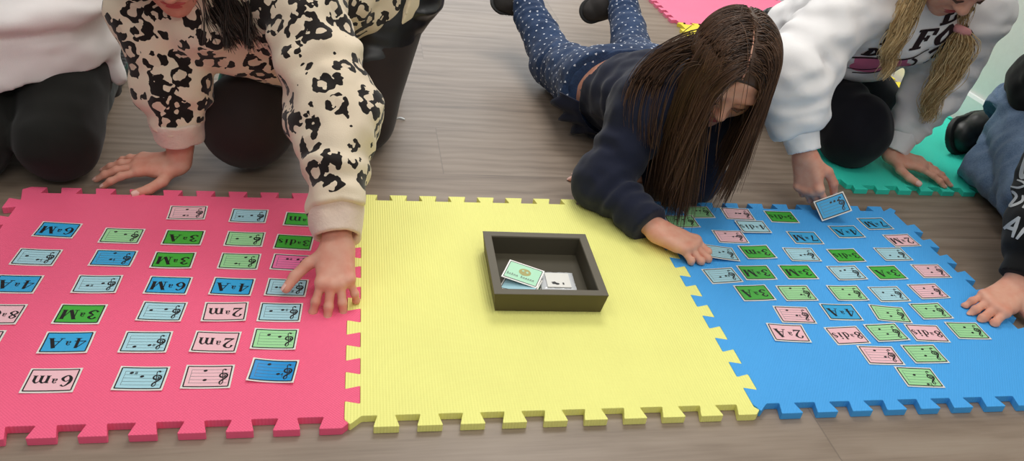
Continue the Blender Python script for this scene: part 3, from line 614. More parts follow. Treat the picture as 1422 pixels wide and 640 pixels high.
# ------------------------------------------------------------------ organic surfaces: distance fields meshed by surface nets
_LAT = (np.random.RandomState(7).rand(32, 32, 32)*2-1).astype(f4)
def vnoise(X, Y, Z):
    X, Y, Z = np.broadcast_arrays(X, Y, Z)
    xi, yi, zi = np.floor(X).astype(np.int32), np.floor(Y).astype(np.int32), np.floor(Z).astype(np.int32)
    a, b, c = X-xi, Y-yi, Z-zi; a, b, c = (t*t*(3-2*t) for t in (a, b, c))
    r = 0
    for i in (0, 1):
        for j in (0, 1):
            for k in (0, 1):
                r = r+(a if i else 1-a)*(b if j else 1-b)*(c if k else 1-c)*_LAT[(xi+i) & 31, (yi+j) & 31, (zi+k) & 31]
    return r
class Field:
    def __init__(s, lo, hi, h):
        s.h = h; s.lo = np.array(lo, float); s.n = (np.ceil((np.array(hi)-s.lo)/h)+1).astype(int)
        s.f = np.full(s.n, 1., f4)
    def blk(s, lo, hi):
        a = np.clip(np.floor((lo-s.lo)/s.h).astype(int), 0, s.n); b = np.clip(np.ceil((hi-s.lo)/s.h).astype(int)+1, 0, s.n)
        if np.any(b <= a): return None
        sl = tuple(slice(a[i], b[i]) for i in range(3))
        g = [(s.lo[i]+s.h*np.arange(a[i], b[i])).astype(f4) for i in range(3)]
        return sl, g[0][:, None, None], g[1][None, :, None], g[2][None, None, :]
    def mixin(s, sl, d, k, sub):
        f = s.f[sl]
        if sub:
            h = np.clip(.5-.5*(f+d)/k, 0, 1); s.f[sl] = f*(1-h)-d*h+k*h*(1-h)
        else:
            h = np.clip(.5+.5*(d-f)/k, 0, 1); s.f[sl] = d*(1-h)+f*h-k*h*(1-h)
    def cap(s, a, b, ra, rb=None, k=.01, flat=None, fold=None, sub=False):
        """tapered capsule; flat=(direction, factor) squashes the section; fold=(amplitude, wavelength, seed) makes cross folds"""
        a = np.asarray(a, float); b = np.asarray(b, float); rb = ra if rb is None else rb
        m = max(ra, rb)*(max(1., flat[1]) if flat else 1.)+k+3*s.h+(fold[0] if fold else 0)
        q = s.blk(np.minimum(a, b)-m, np.maximum(a, b)+m)
        if q is None: return s
        sl, X, Y, Z = q; d = b-a; L2 = float(d@d)+1e-12
        px, py, pz = X-f4(a[0]), Y-f4(a[1]), Z-f4(a[2])
        t = np.clip((px*f4(d[0])+py*f4(d[1])+pz*f4(d[2]))/f4(L2), 0, 1)
        qx, qy, qz = px-t*f4(d[0]), py-t*f4(d[1]), pz-t*f4(d[2])
        sc = 1.
        if flat:
            n = nrm(flat[0]).astype(f4); e = qx*n[0]+qy*n[1]+qz*n[2]; g = f4(1/flat[1]-1)
            qx, qy, qz = qx+n[0]*e*g, qy+n[1]*e*g, qz+n[2]*e*g; sc = min(1., flat[1])**.5
        r = ra+t*f4(rb-ra)
        if fold:
            L = math.sqrt(L2); w = vnoise(X*14+fold[2], Y*14+fold[2]*.7, Z*14)
            r = r+f4(fold[0])*np.sin(t*f4(2*math.pi*L/fold[1])+3.2*w+fold[2])*(.45+.55*vnoise(X*9+fold[2]*3, Y*9, Z*9+fold[2]))
        dd = np.sqrt(qx*qx+qy*qy+qz*qz)-r
        s.mixin(sl, (dd*f4(sc)).astype(f4), k, sub); return s
    def chain(s, pts, k=.01, **kw):
        for (p, r), (q, t) in zip(pts[:-1], pts[1:]): s.cap(p, q, r, t, k, **kw)
        return s
    def ell(s, c, rad, R=None, k=.01, sub=False):
        c = np.asarray(c, float); rad = np.asarray(rad, float); m = rad.max()+k+3*s.h
        q = s.blk(c-m, c+m)
        if q is None: return s
        sl, X, Y, Z = q; R = np.eye(3) if R is None else np.asarray(R); R = R.astype(f4)
        px, py, pz = X-f4(c[0]), Y-f4(c[1]), Z-f4(c[2])
        l = [R[i, 0]*px+R[i, 1]*py+R[i, 2]*pz for i in range(3)]
        k0 = np.sqrt(sum((l[i]/f4(rad[i]))**2 for i in range(3))); k1 = np.sqrt(sum((l[i]/f4(rad[i]**2))**2 for i in range(3)))+f4(1e-6)
        s.mixin(sl, (k0*(k0-1)/k1).astype(f4), k, sub); return s
    def clip(s, p, n, R):
        """cut away what lies beyond the plane, within R of p"""
        p = np.asarray(p, float); n = nrm(n); q = s.blk(p-R, p+R)
        if q is None: return s
        sl, X, Y, Z = q; d = (X-f4(p[0]))*f4(n[0])+(Y-f4(p[1]))*f4(n[1])+(Z-f4(p[2]))*f4(n[2])
        ins = ((X-f4(p[0]))**2+(Y-f4(p[1]))**2+(Z-f4(p[2]))**2) < R*R
        s.f[sl] = np.where(ins, np.maximum(s.f[sl], d), s.f[sl]); return s
    def wrinkle(s, amp, fr, seed=0., rot=None):
        i = np.argwhere(np.abs(s.f) < .02+amp*2); P = (s.lo+s.h*i).astype(f4)
        Q = P if rot is None else P@np.asarray(rot, f4).T
        fr = np.asarray(fr, f4) if np.ndim(fr) else np.full(3, fr, f4)
        s.f[i[:, 0], i[:, 1], i[:, 2]] += f4(amp)*vnoise(Q[:, 0]*fr[0]+seed, Q[:, 1]*fr[1]+seed*.6, Q[:, 2]*fr[2]+seed*.3); return s
    def floor(s, z):
        zz = (s.lo[2]+s.h*np.arange(s.n[2])).astype(f4); s.f = np.maximum(s.f, (z-zz)[None, None, :]); return s
    def mesh(s, smooth=2):
        f = s.f.copy(); f[[0, -1]] = 1; f[:, [0, -1]] = 1; f[:, :, [0, -1]] = 1
        sg = f < 0; n = np.array(f.shape)-1
        c = np.zeros(n, np.int8)
        off = [(i, j, k) for i in (0, 1) for j in (0, 1) for k in (0, 1)]
        for i, j, k in off: c += sg[i:n[0]+i, j:n[1]+j, k:n[2]+k]
        mask = (c > 0) & (c < 8); ijk = np.argwhere(mask); idx = np.full(n, -1, np.int32); idx[mask] = np.arange(len(ijk))
        acc = np.zeros((len(ijk), 3), f4); cnt = np.zeros(len(ijk), f4)
        for a in off:
            for ax in range(3):
                if a[ax]: continue
                b = list(a); b[ax] = 1
                fa = f[ijk[:, 0]+a[0], ijk[:, 1]+a[1], ijk[:, 2]+a[2]]; fb = f[ijk[:, 0]+b[0], ijk[:, 1]+b[1], ijk[:, 2]+b[2]]
                m = (fa < 0) != (fb < 0); t = np.where(m, fa/np.where(m, fa-fb, 1), 0)
                p = np.tile(np.array(a, f4), (len(ijk), 1)); p[:, ax] += t; acc += p*m[:, None]; cnt += m
        vs = s.lo+s.h*(ijk+acc/np.maximum(cnt, 1)[:, None]); qs = []
        for ax in range(3):
            o1, o2 = (ax+1) % 3, (ax+2) % 3
            A = np.take(sg, range(0, f.shape[ax]-1), ax); B = np.take(sg, range(1, f.shape[ax]), ax)
            e = np.argwhere(A != B); e = e[(e[:, o1] > 0) & (e[:, o2] > 0) & (e[:, o1] < n[o1]) & (e[:, o2] < n[o2])]
            fl = A[e[:, 0], e[:, 1], e[:, 2]]
            def ci(d1, d2):
                q = e.copy(); q[:, o1] += d1; q[:, o2] += d2; return idx[q[:, 0], q[:, 1], q[:, 2]]
            q = np.stack([ci(-1, -1), ci(0, -1), ci(0, 0), ci(-1, 0)], 1); q[~fl] = q[~fl][:, ::-1]; qs.append(q)
        q = np.concatenate(qs); q = q[(q >= 0).all(1)]
        ed = np.concatenate([q[:, [0, 1]], q[:, [1, 2]], q[:, [2, 3]], q[:, [3, 0]]])
        for it in range(smooth):
            for lam in ((.5, -.52) if it else (.5,)):
                sm = np.stack([np.bincount(ed[:, 0], vs[ed[:, 1], k], len(vs))+np.bincount(ed[:, 1], vs[ed[:, 0], k], len(vs)) for k in range(3)], 1)
                ct = np.bincount(ed[:, 0], minlength=len(vs))+np.bincount(ed[:, 1], minlength=len(vs)); vs = vs+lam*(sm/np.maximum(ct, 1)[:, None]-vs)
        return vs, q
def join(*ms):
    vs = []; fs = []; n = 0
    for v, f in ms: vs.append(np.asarray(v)); fs.append(np.asarray(f)+n); n += len(v)
    return np.concatenate(vs), np.concatenate(fs)
def bb(pts, m):
    p = np.array(pts); return p.min(0)-m, p.max(0)+m

# ------------------------------------------------------------------ hands
def rotv(v, axis, ang):
    a = nrm(axis); v = np.asarray(v, float); c, s = math.cos(ang), math.sin(ang); return v*c+np.cross(a, v)*s+a*a.dot(v)*(1-c)
def hand(wrist, fwd, back, s, L=.14, curls=None, spread=(9, 2, -4, -11), thumb=None, arm=None, h=.0018, lift=0, floor=None):
    """one hand with palm, four fingers, thumb; arm = point up the forearm; returns mesh and nail frames. s: side of the thumb"""
    wrist = np.asarray(wrist, float); f = nrm(fwd); b = np.asarray(back, float); b = nrm(b-f*b.dot(f)); sd = s*np.cross(f, b)
    P = lambda x, y, z: wrist+L*(x*f+y*sd+z*b)
    arm = wrist-f*.06 if arm is None else np.asarray(arm, float)
    lo, hi = bb([wrist+sd*L*.5, wrist-sd*L*.5, wrist+f*L*1.1, wrist-f*L*.3, wrist+b*L*.4, wrist-b*L*.75, arm], .03)
    F = Field(lo, hi, h)
    F.cap(arm, P(.02, 0, 0), L*.185, L*.165, .01, flat=(b, .8)); 
    kn = [(.50, .155), (.525, .05), (.50, -.055), (.45, -.15)]
    for (x, y), r in zip(kn, (.075, .078, .073, .066)):
        F.cap(P(.03, y*.55, 0), P(x, y, .0), L*.085, L*r, .014, flat=(b, .85))
    F.cap(P(.06, .09, -.03), P(.3, .15, -.035), L*.085, L*.07, .012); F.cap(P(.08, -.09, -.03), P(.36, -.12, -.035), L*.08, L*.06, .012)
    nails = []
    lens = (.47, .53, .485, .385); rad = (.053, .055, .052, .046)
    curls = curls or [(12, 12, 8)]*4
    for i, ((x, y), ln, r, cu) in enumerate(zip(kn, lens, rad, curls)):
        d = rotv(f, b, math.radians(spread[i])*(1 if np.dot(np.cross(b, f), sd) > 0 else -1)); side = np.cross(d, b)
        p = P(x, y, .0); up = b; rr = r*L; F.ell(p+b*L*.022, (L*.06, L*.06, L*.045), k=.008)
        for j, (seg, c) in enumerate(zip((.46, .29, .25), cu)):
            d = rotv(d, side, -math.radians(c)); up = rotv(up, side, -math.radians(c))
            q = p+d*ln*L*seg; r1 = rr*(.93 if j < 2 else .86); F.cap(p, q, rr, r1, .0035)
            if j < 2: F.ell(q+up*r1*.12, (r1*1.03,)*3, k=.003)
            p, rr = q, r1
        nails.append((p-d*rr*.05+up*rr*.72, d, up, rr))
    th = thumb or [(.55, .8, -.25), (.8, .5, -.15), (.9, .3, -.1)]
    p = P(.1, .1, -.02); rr = L*.085
    for j, (dd, seg) in enumerate(zip(th, (.26, .21, .17))):
        d = nrm(dd[0]*f+dd[1]*sd+dd[2]*b); q = p+d*seg*L; r1 = L*(.07, .064, .053)[j]; F.cap(p, q, rr, r1, .009 if j == 0 else .004)
        p, rr = q, r1
    up = nrm(.55*b+.8*sd-d*(.55*b+.8*sd).dot(d)); nails.append((p-d*rr*.05+up*rr*.74, d, up, rr))
    if floor is not None: F.floor(floor)
    v, q = F.mesh(1); return (v, q), nails
def nail_mesh(nails):
    vs = []; fs = []
    for c, d, up, r in nails:
        sdv = np.cross(d, up); b = len(vs); nu, nv = 6, 6
        for i in range(nu+1):
            for j in range(nv+1):
                x, y = (i/nu-.5)*2, (j/nv-.5)*2; k = math.sqrt(max(0, 1-.45*y*y)); z = -.30*(x*k)**2*r-.22*max(0, y)**2*r
                vs.append(c+d*y*r*.95+sdv*x*k*r*.72+up*(z+r*.30))
        for i in range(nu):
            for j in range(nv): a = b+i*(nv+1)+j; fs.append((a, a+nv+1, a+nv+2, a+1))
    return np.array(vs), np.array(fs)

# ------------------------------------------------------------------ heads and hair
def frame(front, up):
    f = nrm(front); r = nrm(np.cross(f, up)); u = np.cross(r, f); return np.stack([r, f, u])          # rows: right, front, up
def head(c, R, H=.2, h=.0022, neck=None, ears=1.):
    c = np.asarray(c, float); P = lambda x, y, z: c+H*(x*R[0]+y*R[1]+z*R[2])
    E = lambda F, p, r, k, sub=False: F.ell(P(*p), H*np.array(r), R, H*k, sub)
    lo, hi = bb([c], H*.75)
    if neck is not None: lo, hi = np.minimum(lo, np.asarray(neck)-.03), np.maximum(hi, np.asarray(neck)+.03)
    F = Field(lo, hi, h)
    E(F, (0, -.06, .14), (.365, .45, .37), .05); E(F, (0, .13, -.08), (.30, .27, .37), .12); E(F, (0, .2, -.33), (.19, .17, .15), .12)
    for s in (-1, 1):
        E(F, (s*.16, .23, -.13), (.13, .13, .12), .08); E(F, (s*.13, .36, .1), (.12, .05, .04), .06)
        E(F, (s*.14, .43, -.005), (.07, .055, .045), .05, True); E(F, (s*.135, .335, -.005), (.078, .06, .05), .015)
        E(F, (s*(.375 if ears == 1 else .33), -.05, -.04), np.array((.035, .09, .13))*ears, .03)
    F.cap(P(0, .37, .04), P(0, .445, -.115), H*.035, H*.052, H*.05); E(F, (0, .455, -.125), (.055, .05, .045), .03)
    for s in (-1, 1): E(F, (s*.05, .41, -.135), (.04, .045, .035), .025)
    E(F, (0, .375, -.245), (.11, .045, .03), .03); E(F, (0, .365, -.295), (.09, .045, .032), .03); E(F, (0, .44, -.27), (.12, .045, .007), .012, True)
    E(F, (0, .31, -.405), (.10, .09, .075), .07)
    if neck is not None: F.cap(P(0, -.1, -.18), neck, H*.23, H*.26, .02)
    m = F.mesh(1)
    def lips():
        G = Field(*bb([P(0, .38, -.27)], H*.2), .0016)
        G.ell(P(0, .382, -.247), H*np.array((.105, .045, .028)), R, .004); G.ell(P(0, .372, -.293), H*np.array((.085, .045, .03)), R, .004); G.ell(P(0, .45, -.27), H*np.array((.13, .045, .007)), R, .002, True)
        return G.mesh(1)
    def brows():
        vs = []; fs = []
        out = []
        for s in (-1, 1):
            G = Field(*bb([P(0, .38, .08)], H*.32), .0018)
            G.cap(P(s*.07, .398, .105), P(s*.15, .388, .122), H*.011, H*.011, .002); G.cap(P(s*.15, .388, .122), P(s*.225, .328, .105), H*.011, H*.007, .002)
            out.append(('eyebrow', G.mesh(1))); G = Field(*bb([P(0, .38, .0)], H*.32), .0018)
            G.chain([(P(s*.07, .40, -.035), H*.009), (P(s*.135, .405, -.05), H*.012), (P(s*.205, .36, -.04), H*.009)], .002)
            out.append(('eyelashes', G.mesh(1)))
        return out
    return m, lips, brows
def tubes(paths, r0, r1=.0003, sides=3):
    """paths (n strands, m points, 3) -> one mesh"""
    P = np.asarray(paths, float); n, m, _ = P.shape
    T = np.gradient(P, axis=1); T /= np.linalg.norm(T, axis=2, keepdims=True)+1e-9
    ref = np.where(np.abs(T[..., 2:3]) > .9, np.array([1., 0, 0]), np.array([0, 0, 1.])); A = np.cross(T, ref); A /= np.linalg.norm(A, axis=2, keepdims=True)+1e-9; B = np.cross(T, A)
    s = np.linspace(0, 1, m)[None, :, None]; rad = (np.asarray(r0).reshape(-1, 1, 1)*(1-s**3)+r1*s**3)
    ring = [P+rad*(math.cos(2*math.pi*k/sides)*A+math.sin(2*math.pi*k/sides)*B) for k in range(sides)]
    vs = np.stack(ring, 2).reshape(-1, 3); i = (np.arange(n)[:, None]*m+np.arange(m-1)[None, :]).ravel()*sides
    fs = np.concatenate([np.stack([i+k, i+(k+1) % sides, i+sides+(k+1) % sides, i+sides+k], 1) for k in range(sides)])
    return vs, fs
def hair_obj(name, mats, parent, paths, r0, cap=None, seed=1, label=None, sides=3, cap_tone=.12):
    vs, fs = tubes(paths, r0, sides=sides); rs = np.random.RandomState(seed); n, m = np.asarray(paths).shape[:2]
    tone = np.repeat(np.clip(rs.normal(.42, .24, n), 0, 1), m*sides)
    if cap is not None:
        vs, fs2 = np.concatenate([vs, cap[0]]), cap[1]+len(vs); fs = np.concatenate([fs, fs2]); tone = np.concatenate([tone, np.full(len(cap[0]), cap_tone)])
    o = mesh_obj(name, vs, fs, mats, parent); a = o.data.attributes.new('tone', 'FLOAT', 'POINT'); a.data.foreach_set('value', tone.astype(f4))
    if label: o['label'] = label
    return o
def drape(roots, dirs, length, heads, caps, floor=.016, step=.008, grav=.16, jit=.03, seed=2, pull=None, loft=.06):
    """let strands run along the scalp and fall: heads = ellipsoids (c, R, radii), caps = capsules (a, b, r)"""
    rs = np.random.RandomState(seed); p = np.array(roots, float); d = np.array(dirs, float); out = [p.copy()]
    n = int(length.max()/step); st = (length/n)[:, None]
    fl = floor+rs.rand(len(p))*.012
    hr = 1+rs.rand(len(p))*loft; drift = rs.normal(0, jit, d.shape); gv = np.array([0, 0, -1.])*np.ones_like(d) if pull is None else pull
    for i in range(n):
        d = d+grav*gv+drift*.35+rs.normal(0, jit, d.shape)*.12; d /= np.linalg.norm(d, axis=1)[:, None]
        q = p+d*st
        for c, R, rad in heads:
            l = (q-c)@np.asarray(R).T/rad/hr[:, None]; k = np.linalg.norm(l, axis=1); ins = k < 1
            nz = ((l/rad)@np.asarray(R))[:, 2]; ins = ins | ((k < 1.2) & (nz > .6)); l[ins] /= k[ins][:, None]; q[ins] = ((l*rad*hr[:, None])@np.asarray(R)+c)[ins]
        for a, b, r in caps:
            a = np.asarray(a); b = np.asarray(b); ab = b-a; t = np.clip(((q-a)@ab)/(ab@ab), 0, 1)[:, None]; c = a+t*ab; w = q-c; k = np.linalg.norm(w, axis=1); ins = k < r
            q[ins] = (c+w/k[:, None]*r)[ins]
        low = q[:, 2] < fl; q[low, 2] = fl[low]
        d = (q-p); d /= np.linalg.norm(d, axis=1)[:, None]+1e-9; p = q; out.append(p.copy())
    return np.stack(out, 1)
def scalp(c, R, H, n, seed, rad=(.38, .47, .39), part=0., front=.38):
    """roots over the hairline region with directions running away from the parting"""
    rs = np.random.RandomState(seed); pts = []; dr = []
    while len(pts) < n:
        l = nrm(rs.normal(0, 1, 3)); x, y, z = l
        if z < -.35 or (y > .55 and z < .52) or (y > .1 and z < .1 and abs(x) < .9): continue
        if z < .0 and y > .15: continue
        if abs(x-part) < .012: continue
        loc = l*np.array(rad)*H+np.array((0, -.05, .13))*H
        s = 1 if x > part else -1
        t = np.array((s*1.0, -.25-.35*max(0, -y), -.1)); t = t-l*t.dot(l)
        pts.append(c+loc@R); dr.append(nrm(t)@R)
    return np.array(pts), np.array(dr)
def hair_cap(c, R, H, grow=1.0):
    F = Field(*bb([c], H*.75), .003); P = lambda x, y, z: c+H*(x*R[0]+y*R[1]+z*R[2])
    F.ell(P(0, -.06, .14), H*np.array((.385, .47, .385))*grow, R, .01); F.ell(P(0, .42, -.13), H*np.array((.33, .4, .42)), R, .01, True)
    F.clip(P(0, 0, -.30), -R[2], .3); return F.mesh(1)

# ------------------------------------------------------------------ decals that hug a garment
def decal(o_mesh, quads, origin, u, v, direction, lift=.0009, div=.006):
    """project 2D quads (origin + x*u + y*v, cast along direction) onto a mesh (verts, faces)"""
    bvh = BVHTree.FromPolygons([tuple(p) for p in o_mesh[0]], [tuple(f) for f in o_mesh[1].tolist()]) if not isinstance(o_mesh, BVHTree) else o_mesh
    vs = []; fs = []; d = Vector(nrm(direction))
    for q in quads:
        q = [np.asarray(p, float) for p in q]
        nu = max(1, int(max(np.linalg.norm(q[3]-q[0]), np.linalg.norm(q[2]-q[1]))/div)); nv = max(1, int(max(np.linalg.norm(q[1]-q[0]), np.linalg.norm(q[2]-q[3]))/div))
        ids = {}
        for i in range(nu+1):
            for j in range(nv+1):
                s, t = i/nu, j/nv; a = q[0]+(q[3]-q[0])*s; b = q[1]+(q[2]-q[1])*s; p2 = a+(b-a)*t
                p = Vector(origin+u*p2[0]+v*p2[1]); hit = bvh.ray_cast(p-d*.12, d, .3)
                if hit[0] is not None:
                    nn = hit[1] if hit[1].dot(d) < 0 else -hit[1]
                    ids[i, j] = len(vs); vs.append(tuple(hit[0]+nn*lift))
        for i in range(nu):
            for j in range(nv):
                k = [(i, j), (i, j+1), (i+1, j+1), (i+1, j)]
                if all(x in ids for x in k):
                    w = [vs[ids[x]] for x in k]
                    if max(math.dist(w[a], w[(a+1) % 4]) for a in range(4)) < .05: fs.append(tuple(ids[x] for x in k))
    return np.array(vs), fs
def add_faces(m, vs2, fs2):
    pass

# ================================================================== PEOPLE
def garment(name, F, mat, parent, smooth=2, label=None):
    m = F.mesh(smooth); o = mesh_obj(name, m[0], m[1], mat, parent)
    if label: o['label'] = label
    return o, m
def shoe(parent, heel, toe, up, mat, L=None, name='shoe', w=.034, label=None):
    """low shoe: heel and toe give the sole axis"""
    heel, toe = np.asarray(heel, float), np.asarray(toe, float); f = nrm(toe-heel); L = np.linalg.norm(toe-heel); up = nrm(np.asarray(up, float)-f*np.dot(up, f)); s = np.cross(f, up)
    P = lambda x, y, z: heel+f*x*L+s*y*L+up*z*L
    k = w/.034
    lo, hi = bb([heel, toe, P(.2, 0, .5)], .06)
    F = Field(lo, hi, .0025)
    F.cap(P(.13, 0, .14), P(.55, 0, .15), .031*k, .035*k, .01, flat=(up, .9)); F.cap(P(.55, 0, .14), P(.86, 0, .11), .036*k, .028*k, .01, flat=(up, .8))
    F.cap(P(.12, 0, .18), P(.14, 0, .42), .031*k, .033*k, .015); F.cap(P(.3, 0, .3), P(.6, 0, .2), .022*k, .02*k, .02)
    F.cap(P(.13, 0, .38), P(.15, 0, .6), .024*k, .024*k, .004, sub=True)
    F.clip(P(.5, 0, .06), -up, .3); F.wrinkle(.0012, 60, 3)
    a, m = garment(name, F, mat, parent, 1, label)
    G = Field(lo-.02, hi+.02, .0025)
    G.cap(P(.1, 0, .05), P(.5, 0, .05), .035*k, .034*k, .01, flat=(up, .9)); G.cap(P(.5, 0, .05), P(.88, .01, .05), .034*k, .034*k, .02)
    G.clip(P(.5, 0, .09), up, .3); G.clip(P(.5, 0, 0.0), -up, .3)
    for i in range(9):
        q = P(.02+i*.115, 0, -.005); G.cap(q-s*.06, q+s*.06, .0035, None, .002, sub=True)
    sm = G.mesh(1); mesh_obj('sole', sm[0], sm[1], M['sole'], a); return a
def skin_body(parent, parts, name='body', mat='skin', label=None):
    m = join(*parts); return mesh_obj(name, m[0], m[1], M[mat], parent)
DOWN = V(0, 0, -1)

# ------------------------------------------------------------------ A: white sweatshirt and black leggings, far left
def person_white_left():
    root = empty('person', (-.66, .95, 0), 'child in white sweatshirt and black leggings kneeling at the far left of the photo', 'person')
    kn = [V(-.594, .682, .076), V(-.744, .668, .076)]; hp = [V(-.625, .965, .205), V(-.762, .955, .205)]; an = [V(-.62, 1.04, .05), V(-.77, 1.03, .05)]; toe = [V(-.62, 1.18, .03), V(-.77, 1.17, .03)]
    pel, bel, che, nk = V(-.67, 1.06, .22), V(-.68, .99, .36), V(-.68, .93, .52), V(-.675, .90, .62)
    # leggings
    F = Field(*bb(kn+hp+an+[pel], .16), .0045)
    for k, h, a in zip(kn, hp, an):
        F.cap(k+V(0, .0, .0), h, .0735, .084, .02, fold=(.002, .07, 1.5)); F.cap(k+V(0, .02, -.012), a, .060, .04, .02)
    F.cap(hp[0], hp[1], .088, None, .03); F.floor(.0015); F.wrinkle(.003, 30, 2)
    garment('leggings', F, M['leggings'], root)
    # sweatshirt: bloused body over a ribbed hem
    F = Field(V(-1.02, .62, .1), V(-.36, 1.28, .72), .0045); fl = (V(0, 1, 0), .8)
    F.cap(V(-.706, .855, .195), V(-.704, .875, .245), .180, .172, .01, flat=(V(0, 1, .15), .90))
    F.clip(V(-.685, .73, .166), V(.06, .06, -1), .42)
    F.cap(V(-.70, .905, .295), V(-.68, .89, .50), .172, .150, .012, flat=fl); F.ell(V(-.704, .862, .292), (.194, .186, .052), k=.006)
    F.cap(V(-.68, .93, .5), V(-.68, .91, .6), .14, .07, .04, flat=fl)
    F.cap(V(-.545, .87, .195), V(-.520, .85, .138), .032, .014, .02)     # corner of the hem hanging at the side
    shl, shr = V(-.53, .93, .56), V(-.83, .93, .56); ell_, elr = V(-.50, .93, .40), V(-.87, .90, .38); wl, wr = V(-.62, .79, .40), V(-.75, .78, .42)
    for a, b, c in ((shl, ell_, wl), (shr, elr, wr)): F.cap(a, b, .062, .058, .03, fold=(.004, .05, 2)); F.cap(b, c, .058, .04, .02, fold=(.004, .045, 4))
    F.wrinkle(.007, (9, 14, 26), 1.3); F.wrinkle(.004, (22, 22, 44), 4.)
    garment('sweatshirt', F, M['whiteA'], root)
    # body
    R = frame((.25, -.8, -.55), (0, 0, 1)); hc = V(-.655, .83, .72)
    hd, lips, brows = head(hc, R, .2, .003, nk)
    B = Field(V(-.95, .70, 0.002), V(-.4, 1.3, .7), .006)
    for k, h, a, t in zip(kn, hp, an, toe): B.cap(k, h, .055, .07, .02); B.cap(k+V(0, .02, -.03), a, .045, .03, .02); B.cap(a, t, .028, .02, .02)
    B.chain([(pel, .11), (bel, .105), (che, .105), (nk, .05)], .03)
    for a, b, c in ((shl, ell_, wl), (shr, elr, wr)): B.cap(a, b, .04, .035, .02); B.cap(b, c, .035, .022, .02)
    h1, n1 = hand(wl, V(-.7, -.2, .1), V(0, -1, .2), -1, .13, [(25, 30, 20)]*4, h=.0025); h2, n2 = hand(wr, V(.7, -.2, -.05), V(0, -1, .2), 1, .13, [(25, 30, 20)]*4, h=.0025)
    skin_body(root, [B.mesh(1), hd, h1, h2])
    mesh_obj('lips', *lips(), M['lips'], root); [mesh_obj(n_b, *m_b, M['brow'], root) for n_b, m_b in brows()]
    for a, t in zip(an, toe): shoe(root, a+V(0, .02, .0), t+V(0, .04, .03), (0, .2, -1), M['shoeC'], w=.03)
    pts, dr = scalp(hc, R, .2, 1400, 4); ln = np.random.RandomState(3).uniform(.10, .14, len(pts))
    pa = drape(pts, dr, ln, [(hc+.2*(-.05*R[1]+.13*R[2]), R, .2*np.array((.4, .48, .4)))], [], step=.01, grav=.3, jit=.012)
    hair_obj('hair', M['hairC'], root, pa, .0016, hair_cap(hc, R, .2), 5)
person_white_left()

